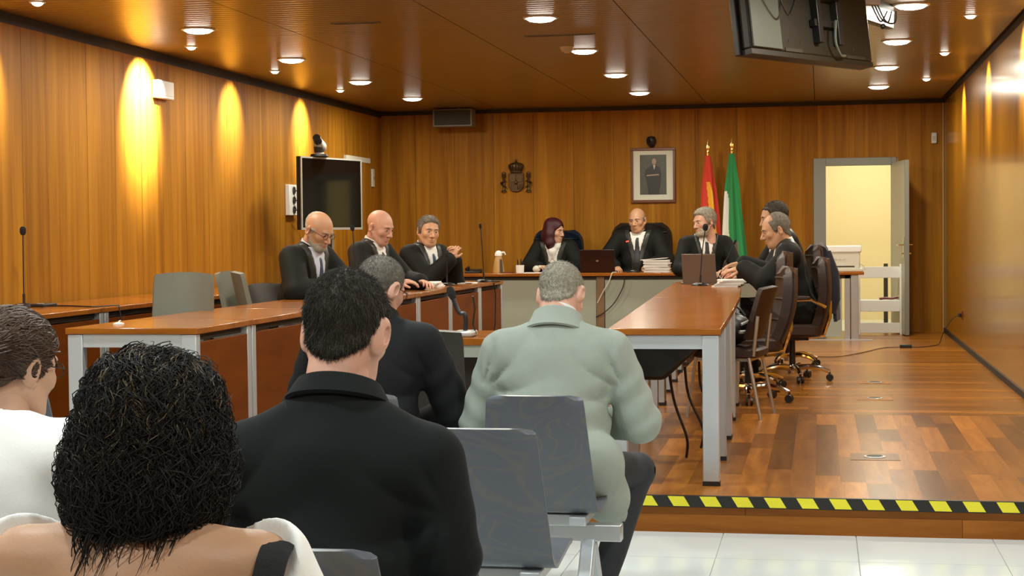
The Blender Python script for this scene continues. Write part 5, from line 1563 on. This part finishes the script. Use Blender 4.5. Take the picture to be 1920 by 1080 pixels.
    if v0:
        zb_, hw = v0
        wfn = lambda z: (z-zb_)/(.47-zb_)*hw
        patch('shirt', g('shirt', 'shirt_white'), .004, lambda x, y, z: np.maximum(np.maximum(np.abs(x)-wfn(z), np.maximum(.02-y, y-.175-bel)), z-.52))
        if g('tie'): patch('tie', g('tie'), .009, lambda x, y, z: np.maximum(np.maximum(np.abs(x)-np.clip(.017+(.45-z)*.10, .012, .034), np.maximum(.02-y, y-.18-bel)), np.maximum(z-.462, zb_-.02-z)))
        if g('lapel'): patch('lapel', g('lapel'), .008, lambda x, y, z: np.maximum(np.maximum(np.maximum(wfn(z)-np.abs(x), np.abs(x)-wfn(z)-g('lapw', .055)), np.maximum(-.02-y, y-.18-bel)), np.maximum(z-.53, zb_-.10-z)))
    if g('patches'):
        for a in g('patches'): patch(*a)
    if g('collar'):
        cm_ = g('collar'); cr_ = frame_from(Rt @ V3(0, 1, 0), nd)
        rr_ = .064+g('fat', 0)
        mb = ring(MB(), nb+nd*.012, cr_, [(rr_+.014, -.012), (rr_+.006, .028), (rr_+.001, .030), (rr_-.002, .0)], cut=g('ccut', .35), tilt=-.012)
        mb.build('collar', cm_, root)
    # cuffs
    if g('cuff'):
        for q in (-1, 1):
            d = wr[q]-el[q]; d /= np.linalg.norm(d)
            MB().tube([wr[q]-d*.05, wr[q]-d*.003], [.038, .034], 14).build('cuff', g('cuff'), root)
    # trousers and shoes
    f = Field(V3(-.34, -.22, .05), V3(.34, .66, st_+.30), .014 if h > .009 else .011)
    f.ell(V3(0, .0, st_+.10), (.16*wf+.004, .13+bel*.4, .105), k=.04)
    for q in (-1, 1):
        f.cone(hip[q], kn[q], .088, .068, k=.04); f.cone(kn[q], an[q]+V3(0, 0, .01), .067, .05, k=.02)
    x_, y_, z_ = f.xyz(); f.F += .004*wob((x_, y_, z_), 5, 26, 6)
    v, q4 = f.mesh(); mesh_obj('trousers', v, q4, g('legs', 'trouser_dark'), root)
    for q in (-1, 1):
        a = an[q]
        f = Field(V3(a[0]-.09, a[1]-.12, -.02), V3(a[0]+.09, a[1]+.24, .17), .009)
        f.cone((a[0], a[1]-.045, .042), (a[0]+q*.01, a[1]+.05, .045), .038, .04, k=.02); f.cone((a[0]+q*.01, a[1]+.05, .04), (a[0]+q*.025, a[1]+.17, .032), .04, .032, k=.02); f.cone((a[0], a[1], .09), (a[0], a[1], .04), .045, .045, k=.02)
        f.F = np.maximum(f.F, (.002 - f.xyz()[2]).astype(np.float32))
        v, q4 = f.mesh(); mesh_obj('shoe', v, q4, 'shoe_black', root)
    # --- hair
    def on_head(name, fld, m): 
        v, q4 = fld.mesh()
        return mesh_obj(name, v, q4, m, root, hxf), v, q4
    hs = g('hair')
    if hs:
        G = hairline(hf, *hs.get('line', (.075, -.085, .05, -.005)), seed=g('seed', 1))
        x_, y_, z_ = hf.xyz()
        if 'bald' in hs:          # bare crown above this height, in front of this depth
            zt_, yt_ = hs['bald']; G = np.maximum(G, np.minimum(z_-zt_, y_-yt_)+.004*wob((x_, y_, z_), 9, 90))
        t_ = hs.get('t', .010)
        th = np.clip(-G/.018, .12, 1)*t_*(1 + hs.get('top', 0)*np.clip((z_-.03)/.08, 0, 1) + hs.get('quiff', 0)*np.clip((z_-.05)/.06, 0, 1)*np.clip((y_+.02)/.06, 0, 1))
        o, v, q4 = on_head('hair', hair_shell(hf, G, th, seed=g('seed', 1), amp=hs.get('amp', .002), fr=hs.get('fr', 200)), hs['mat'])
        if hs.get('n'):
            fl = hs.get('flow', lambda b, n_: np.stack([b[:,0]*3, -b[:,1]*1.5-.12, -.6-0*b[:,2]], 1))
            strands('hair_strands', v, q4, hs.get('smat', hs['mat']), o, None, hs['n'], hs.get('len', .018), fl, g('seed', 1), hs.get('rad', .0008), hs.get('lift', .35), hs.get('curl', .0), hs.get('segs', 2)).matrix_local = Matrix.Identity(4)
            # strands live in head space: move with the same transform
            so = o.children[0]; co_ = np.empty(len(so.data.vertices)*3, np.float32); so.data.vertices.foreach_get('co', co_)
            co_ = co_.reshape(-1, 3) @ hxf[0].T + hxf[1]; so.data.vertices.foreach_set('co', co_.astype(np.float32).ravel()); so.data.update()
    if g('beard'):
        bm_, t_ = g('beard')
        x_, y_, z_ = hf.xyz()
        zl_ = np.interp(y_, [.0, .02, .05, .08, .12], [-.03, -.052, -.068, -.050, -.046])
        G = np.maximum(np.maximum(z_ - zl_, .004 - y_), -.135 - z_) + .003*wob((x_, y_, z_), 4, 150)
        G = np.maximum(G, -(np.sqrt((x_/.026)**2+((z_+.067)/.010)**2)-1)*.01)
        on_head('beard', hair_shell(hf, G.astype(np.float32), np.clip(-G/.014, .1, 1)*t_, seed=4), bm_)
    if g('glasses'):
        gl = MB(); gm = 'black_plastic'
        for q in (-1, 1):
            gl.tube([(q*.033+.021*math.cos(a), .104-.004*abs(math.cos(a)), .0+.016*math.sin(a)) for a in np.linspace(0, 2*PI, 17)], .0014, 5)
            gl.tube([(q*.054, .10, .004), (q*.072, .085, .006), (q*.083, .0, .008), (q*.082, -.02, -.005)], .0015, 5)
        gl.tube([(-.012, .106, .003), (0, .108, .006), (.012, .106, .003)], .0014, 5)
        go = gl.build('glasses', gm, root); go.matrix_local = mw
    return dict(root=root, toL=toL, T=T, hc=hc, nb=nb, Rt=Rt, Rh=Rh, hxf=hxf, sh=sh, el=el, wr=wr, head=hf, mw=mw, tl=tl, hip=hip, kn=kn, an=an, cloth=co, nd=nd)
# ================================================================== THE PEOPLE
robe = dict(cloth='robe', clothname='robe', sleeve=(1.12, 1.35), infl=.016, wamp=.007, lapel='satin', collar='shirt_white', cuff='shirt_white', tie='tie_dark')
# three lawyers at the left desks
LA = person('bearded bald man in black robe and glasses reading at the left desk', (597, 432), 11.85, R(-108), ZS, .46,
       dict(robe, scale=1.10, lean=17, head=(-6, 26, 0), skin='skin_warm', vneck=(.12, .075), tie='tie_blue', collar='shirt_blue', shirt='shirt_blue', glasses=True,
            hair=dict(mat='hair_silver', t=.003, line=(.10, -.08, .05, -.005), bald=(.025, -.06)), beard=('hair_silver', .004), w=1.12, belly=.05, seed=11, hscale=1.06,
            wristR=(.16, .46, .76), wristL=(-.10, .50, .75), brow='hair_silver'))
LB = person('clean shaven bald man in black robe looking down at the left desk', (712, 426), 13.3, R(-104), ZS, .46,
       dict(robe, scale=1.10, lean=14, head=(-8, 18, 0), skin='skin_pink', vneck=(.14, .07), w=1.08, belly=.03, seed=12, hscale=1.07,
            wristR=(.18, .42, .76), wristL=(-.12, .46, .75), brow='hair_salt'))
LC = person('grey-haired man in black robe with clasped hands facing the room', (803, 434), 14.9, R(-120), ZS, .46,
       dict(robe, scale=1.10, lean=10, head=(-24, 4, -5), skin='skin_warm', vneck=(.13, .07), tie='tie_blue', w=1.06, seed=13, hscale=1.06,
            hair=dict(mat='hair_salt', t=.011, line=(.082, -.085, .055, -.005), quiff=.5, n=5000, len=.016, rad=.001),
            wristR=(843, 486, 14.75), wristL=(852, 486, 14.85), curl={1: 48, -1: 48}, fing={1: (-.35, .25, .8), -1: (.35, .25, .8)}, back={1: (.8, .4, .2), -1: (-.8, .4, .2)}, brow='hair_salt',
            pole={1: (.5, -.4, -.9), -1: (-.5, -.4, -.9)}))
# the bench
JU = person('bald judge in black robe with white collar under the portrait', (1195, 413), 19.42, R(180), ZS+.10, .47,
       dict(robe, scale=1.12, lean=9, head=(-14, 8, 3), skin='skin_warm', vneck=(.20, .075), tie='tie_dark', w=1.22, belly=.03, seed=14, hscale=1.06, sleeve=(1.2, 1.5),
            hair=dict(mat='hair_salt', t=.006, line=(.10, -.08, .05, -.01), bald=(.03, -.06)),
            wristR=(.22, .34, .64), wristL=(-.17, .40, .655), brow='hair_salt', curl=30))
def purple(f):
    X, Y, Z = f.xyz()
    for s in (-1, 1):
        f.chain([V3(s*.055, -.01, .06), V3(s*.085, .005, -.03), V3(s*.085, .015, -.12), V3(s*.06, .01, -.19)], [.05, .042, .045, .03], k=.04)
    f.chain([V3(0, -.05, .06), V3(0, -.075, -.04), V3(0, -.08, -.16)], [.075, .07, .055], k=.05)
    f.ell((0, -.012, .05), (.088, .108, .090), k=.03)
    f.F += .004*wob((X, Y, Z), 3, 60, 6, (1.4, 1.4, .25))
    f.ell((0, .115, -.03), (.052, .075, .10), k=.02, op='s')
d = PW = person('woman in black robe with straight purple hair turned to one side', (1040, 440), 19.42, R(180), ZS+.10, .47,
       dict(robe, scale=1.08, lean=6, head=(62, 6, 0), skin='skin_fair', female=True, vneck=(.10, .085), tie=None, seed=15, w=.98, hscale=1.05, brow='hair_purple',
            wristR=(.12, .36, .665), wristL=(-.16, .36, .665)))
f = Field((-.16, -.18, -.25), (.16, .2, .18), .006); purple(f); v, q = f.mesh(); mesh_obj('hair', v, q, 'hair_purple', d['root'], d['hxf'])
f = Field((-.2, -.15, -.2), (.2, .2, .1), .007)     # white scarf
f.chain([V3(-.085, .02, .0), V3(-.045, .095, -.03), V3(.0, .125, -.08), V3(.03, .13, -.18)], [.03, .032, .03, .02], k=.03)
f.chain([V3(.085, .02, .0), V3(.045, .09, -.03), V3(.0, .125, -.08), V3(-.04, .13, -.2)], [.03, .032, .03, .022], k=.03)
v, q = f.mesh(); mesh_obj('scarf', v, q, 'shirt_white', d['root'], (d['Rt'], d['nb']))
GM = person('grey-haired bearded man in dark suit behind a microphone', (1321, 417), 17.25, R(192), ZS, .47,
       dict(cloth='robe', clothname='jacket', scale=1.10, lean=7, head=(-62, 6, 6), skin='skin_pink', vneck=(.16, .07), tie='tie_dark', collar='shirt_white', cuff='shirt_white', lapel='satin', lapw=.04, w=1.12, seed=16, hscale=1.06,
            hair=dict(mat='hair_silver', t=.014, line=(.080, -.09, .055, -.01), top=.4, n=5000, len=.02, rad=.0011), beard=('hair_silver', .007), brow='hair_silver',
            wristR=(.12, .40, .74), wristL=(-.14, .40, .74)))
# the two at the right table
band = lambda x, y, z: np.maximum(np.abs(np.abs(x) - .085 - .05*(.5-z)) - .035, y - .06)
RA = person('balding man in black robe typing in profile at the right table', (1455, 431), 13.62, R(96), ZS, .46,
       dict(robe, scale=1.06, lean=17, head=(4, 16, 0), skin='skin_warm', vneck=(.16, .06), tie=None, w=1.12, belly=.04, seed=17, hscale=1.07, fat=.008, nose=1.1,
            hair=dict(mat='hair_salt', t=.008, line=(.105, -.085, .06, -.005), bald=(.075, .015), n=4000, len=.014, rad=.001),
            patches=[('shoulder_band', 'satin', .009, band)],
            wristL=(1395, 503, 13.50), wristR=(1392, 494, 14.0), fing={1: (-.1, 1, -.12), -1: (.1, 1, -.12)}, curl=16, brow='hair_salt'))
RB = person('dark-haired man in black robe half hidden behind the typing man', (1452, 408), 14.95, R(100), ZS, .46,
       dict(robe, scale=1.10, lean=14, head=(0, 12, 0), skin='skin_warm', vneck=(.16, .06), tie=None, w=1.1, seed=18, hscale=1.05,
            hair=dict(mat='hair_dark', t=.012, line=(.085, -.09, .06, -.005), bald=(.095, .05), n=4000, len=.016, rad=.001),
            patches=[('shoulder_band', 'satin', .009, band)], brow='hair_dark',
            wristL=(-.12, .46, .76), wristR=(.12, .46, .76)))

# ---- the public, seen from behind -----------------------------------
def crease(f, a, b, r=.006, k=.014): f.cone(a, b, r, r*.4, k=k, op='s')
def fold(f, a, b, r=.010, k=.022): f.cone(a, b, r, r*.4, k=k)
def grey_extra(f, T, sh, el, wr, hip, kn):
    f.chain([T(-.15, -.02, .02), T(0, -.04, .0), T(.16, -.02, .02)], [.11, .11, .11], k=.06)
    f.chain([T(.15, .04, .0), T(.19, .12, -.07), T(.20, .24, -.10)], [.09, .08, .06], k=.05)
    for q in (-1, 1): crease(f, T(q*.222, -.092, .43), T(q*.240, -.10, .20), .004, .010)
    crease(f, T(0, -.152, .40), T(0, -.165, .0), .003, .006)
gj = person('heavy grey-haired man in pale grey jacket seated from behind', (1052, 552), 6.22, R(0), 0, .43,
       dict(cloth='grey_jacket', clothname='jacket', scale=1.0, lean=20, head=(-9, 30, -3), skin='skin_pink', w=1.30, belly=.05, fat=.010, seed=21, h=.0075, hh=.0036, infl=.016, wamp=.0035, wfreq=16, legs='jeans',
            sleeve=(1.08, 1.14), neckcut=.005, neckr=.074, ear=1.12,
            hair=dict(mat='hair_silver', t=.006, line=(.09, -.082, .05, -.004), n=16000, len=.011, rad=.0007, smat='hair_silver', lift=.3, amp=.0012),
            wristR=(.13, .34, .66), wristL=(-.12, .34, .64), pole={1: (.8, -.45, -.6), -1: (-.8, -.45, -.6)}, extra=grey_extra, folds=.0075, shz=.405,
            leg={1: (V3(.27, .42, .47), V3(.17, .20, .09)), -1: (V3(-.16, .44, .47), V3(-.15, .36, .09))}, skirtlen=.35))
# jacket collar that folds over, and the pale shirt collar above it
def jacket_collar(d, m, r=.078, hgt=.045, shirt=None, fat=0.0, drop=.05, flare=.030):
    cr_ = frame_from(d['Rt'] @ V3(0, 1, 0), d['nd'])
    if shirt:
        ring(MB(), d['nb']+d['nd']*.02, cr_, [(r-.008, -.02), (r-.010, hgt*.98), (r-.014, hgt*1.0), (r-.018, 0)], cut=.5, tilt=-.014).build('shirt_collar', shirt, d['root'])
    ring(MB(), d['nb']+d['nd']*.008, cr_, [(r-.008, .0), (r-.003, hgt*.75), (r+.002, hgt*.86), (r+.008, hgt*.75), (r+.014, hgt*.2), (r+flare, -drop), (r+flare-.006, -drop-.006), (r-.004, -.03)], cut=.55, tilt=-.014, sx=1.06).build('jacket_collar', m, d['root'])
jacket_collar(gj, 'grey_jacket', .080, .040, 'shirt_white', drop=.045, flare=.040)
ds = person('short-haired man in dark suit seated from behind', (714, 540), 6.20, R(0), 0, .43,
       dict(cloth='dark_suit', clothname='jacket', lean=18, head=(-24, 20, 4), skin='skin_pink', w=1.20, seed=22, h=.0085, hh=.0038, infl=.015, wamp=.004, wfreq=18, sleeve=(1.08, 1.12), neckcut=.005, neckr=.07, ear=1.1, glasses=True, folds=.005, shz=.415,
            hair=dict(mat='hair_salt', t=.006, line=(.085, -.08, .05, -.004), n=16000, len=.012, rad=.0007, lift=.3, amp=.0012),
            wristR=(.12, .34, .64), wristL=(-.12, .34, .64), pole={1: (1, -.35, -.5), -1: (-1, -.35, -.5)}, skirtlen=.35))
jacket_collar(ds, 'dark_suit', .078, .036, None, drop=.045, flare=.036)
po = person('dark-haired man in black polo shirt seated from behind', (649, 622), 3.36, R(0), 0, .43,
       dict(cloth='polo_black', clothname='polo_shirt', lean=13, head=(-4, 14, 3), skin='skin_pink', w=1.22, belly=.05, fat=.008, seed=23, h=.007, hh=.0032, infl=.010, wamp=.0025, wfreq=16, upto=.68, sleeve=(1.08, 1.24), skirt=False, neckcut=.0, neckr=.070, ear=1.28, bare=True,
            hair=dict(mat='hair_dark', t=.010, line=(.075, -.078, .05, .0), n=26000, len=.016, rad=.0007, lift=.28, smat='hair_dark', amp=.0025, top=.2, curl=.15, segs=2),
            wristR=(.17, .30, .64), wristL=(-.15, .32, .64), pole={1: (.30, -.5, -.8), -1: (-.30, -.5, -.8)}, folds=.004, shz=.375))
jacket_collar(po, 'polo_black', .075, .018, None, drop=.026, flare=.030)
# woman with tied brown hair, white blouse
wb_ = person('woman with tied brown hair and glasses in white blouse at left edge', (24, 686), 3.38, R(0), 0, .43,
       dict(cloth='white_knit', clothname='blouse', lean=8, head=(-21, 9, 2), skin='skin_fair', female=True, w=1.02, seed=24, h=.0085, hh=.004, infl=.010, wamp=.003, upto=1.5, sleeve=(1.15, 1.3), neckcut=-.02, neckr=.062, glasses=True, skirt=False, brow='hair_brown', bare=True,
            wristR=(.12, .34, .60), wristL=(-.12, .34, .60)))
hfF = wb_['head']
G = hairline(hfF, .075, -.07, .05, -.004, seed=5)
hs_ = hair_shell(hfF, G, .013, amp=.001, fr=120)
v, q = hs_.mesh(); ho = mesh_obj('hair', v, q, 'hair_brown', wb_['root'], wb_['hxf'])
bunc = V3(0, -.128, .03)
rr_ = np.random.RandomState(3); cand = v[(v[:,1] > -.09) & (v[:,2] > -.06)]
big = hair_shell(hfF, np.full_like(hfF.F, -1), .013, amp=.001)
locks('hair_strands', big, cand[rr_.choice(len(cand), 900)], lambda p, n: (bunc-p)/np.linalg.norm(bunc-p, axis=1, keepdims=True), 'hair_brown', ho, wb_['hxf'], 12, .009, .0028, .0015, .08, 3, .0)
f = Field((-.1, -.22, -.06), (.1, -.06, .13), .0045)
f.ell(bunc, (.045, .036, .043), k=.01)
v, q = f.mesh(); bo = mesh_obj('hair_bun', v, q, 'hair_brown', wb_['root'], wb_['hxf'])
locks('bun_strands', f, v[rr_.choice(len(v), 200)], lambda p, n: np.cross(n, np.array([.3, 1, .2])), 'hair_brown', bo, wb_['hxf'], 12, .009, .003, .002, .06, 4, .0)
# woman with curly dark hair, white top with low back, black bag strap
def scoop(f, T):
    f.ell(T(0, -.17, .49), (.31, .23, .20), k=.012, op='s')
cw_ = person('woman with wavy dark hair in low-backed white top seen from behind', (284, 812), 2.36, R(0), 0, .43,
       dict(cloth='white_knit', clothname='top', lean=7, head=(10, 10, 0), skin='skin_tan', female=True, w=1.16, seed=25, h=.007, hh=.0045, infl=.006, wamp=.002, upto=.55, sleeve=(1.1, 1.25), neckcut=-.02, neckr=.062, skirt=False, scoop=scoop, brow='hair_black', bare=True,
            wristR=(.12, .34, .60), wristL=(-.12, .34, .60)))
f = Field((-.21, -.22, -.30), (.21, .17, .19), .006)
f.ell((0, -.015, .036), (.084, .102, .084), k=.02)
f.ell((0, -.038, -.055), (.092, .080, .10), k=.05)
f.ell((-.005, -.046, -.105), (.078, .062, .060), k=.05)
for s in (-1, 1): f.chain([V3(s*.056, .01, .05), V3(s*.073, .0, -.05), V3(s*.070, -.01, -.11)], [.033, .034, .028], k=.05)
f.ell((0, .12, -.04), (.06, .08, .10), k=.02, op='s')
X, Y, Z = f.xyz(); f.F += .006*wob((X, Y, Z), 7, 38, 7, (1.2, 1.2, .5))
v, q = f.mesh(); co = mesh_obj('hair', v, q, 'hair_black', cw_['root'], cw_['hxf'])
part = V3(.02, .02, .13)
def cflow(p, n):
    d = np.stack([p[:,0]-part[0], p[:,1]-part[1], 0*p[:,2]], 1); d /= np.linalg.norm(d, axis=1, keepdims=True)+1e-6
    return d*np.clip((p[:,2]-.03)*12, 0, 1)[:,None] + np.array([0, 0, -1.0])
rr_ = np.random.RandomState(5)
top_ = v[v[:,2] > -.02]; mid_ = v[(v[:,2] > -.12)]
locks('hair_locks', f, top_[rr_.choice(len(top_), 4200)], cflow, 'hair_black', co, cw_['hxf'], 22, .0110, .0013, .009, .085, 1, .0, clump=70)
locks('hair_locks', f, mid_[rr_.choice(len(mid_), 2400)], cflow, 'hair_black', co, cw_['hxf'], 16, .0095, .0011, .013, .07, 2, .003, clump=90)
cr2 = top_[(top_[:,2] > .02)]
locks('highlight_locks', f, cr2[rr_.choice(len(cr2), 700)], cflow, 'hair_curl_light', co, cw_['hxf'], 16, .009, .0014, .009, .08, 3, .002, clump=70)
# loose ends that hang free below the hair
rr = random.Random(4); lk = MB()
for k in range(150):
    a = rr.uniform(-1.25, 1.25)
    x0 = .085*math.sin(a) - .008; y0 = -.048 - .055*math.cos(a)
    pts = []; L_ = rr.uniform(.04, .10)*(1.35 if a < -.6 else 1); ph = rr.uniform(0, 6.28)
    for i in range(9):
        t_ = i/8
        pts.append((x0*(1+.06*t_) + .009*math.sin(ph+5*t_), y0 + .009*math.cos(ph+5*t_), -.12 - L_*t_))
    lk.tube(pts, [.0016*(1-.85*t/8) for t in range(9)], 5)
lo_ = lk.build('hair_ends', 'hair_black', co); lo_.matrix_local = cw_['mw']; lo_['kind'] = 'stuff'
T = cw_['T']
sp = [T(.20, .12, .36), T(.215, .045, .470), T(.222, -.04, .482), T(.228, -.105, .42), T(.225, -.145, .30), T(.215, -.16, .10)]
g = []
for i, p in enumerate(smooth_pts([tuple(a) for a in sp], 4)):
    g.append([(p.x-.022, p.y, p.z+.002), (p.x, p.y-.004, p.z), (p.x+.022, p.y, p.z-.004)])
MB().sheet(g, .006).build('bag_strap', 'black_foam', cw_['root'], ang=1.2)

# ================================================================== CHAIRS UNDER THE SEATED
def root_at(d, back=0.0):
    o = d['root']; r_ = o.rotation_euler.z
    return (o.location.x + math.sin(r_)*back, o.location.y - math.cos(r_)*back, o.location.z), r_
for dd, nl in ((LA, 'black chair under the bearded lawyer'), (LB, 'black chair under the bald lawyer'), (LC, 'black chair under the lawyer with clasped hands')):
    l_, r_ = root_at(dd, .03); visitor_chair(nl, l_, r_, 'dark_leather', back_top=.86, bw=.44, legm='black_plastic', group='chairs of the three lawyers')
l_, r_ = root_at(PW, .04); office_chair('dark blue leather chair of the woman with purple hair', l_, r_, 'blue_leather', back_h=.72, w=.54, back_w=.60, lean=6, wood_back=False, metal='black_plastic', group='judges chairs')
l_, r_ = root_at(JU, .05); office_chair('black leather chair of the judge under the portrait', l_, r_, 'dark_leather', back_h=.80, w=.60, back_w=.72, lean=6, wood_back=False, metal='black_plastic', group='judges chairs')
l_, r_ = root_at(GM, .05); visitor_chair('grey chair of the grey-haired man below the flags', (l_[0]+.06, l_[1]+.02, l_[2]), r_-R(18), seat_z=.47, back_top=1.12, bw=.52)
l_, r_ = root_at(RA, -.09); office_chair('brown leather swivel chair under the typing man', l_, r_, spin=.75, back_h=.57, lean=8, group='brown leather swivel chairs')
l_, r_ = root_at(RB, -.09); office_chair('brown leather swivel chair with a dark coat over its back', l_, r_, spin=.1, back_h=.66, lean=8, group='brown leather swivel chairs')
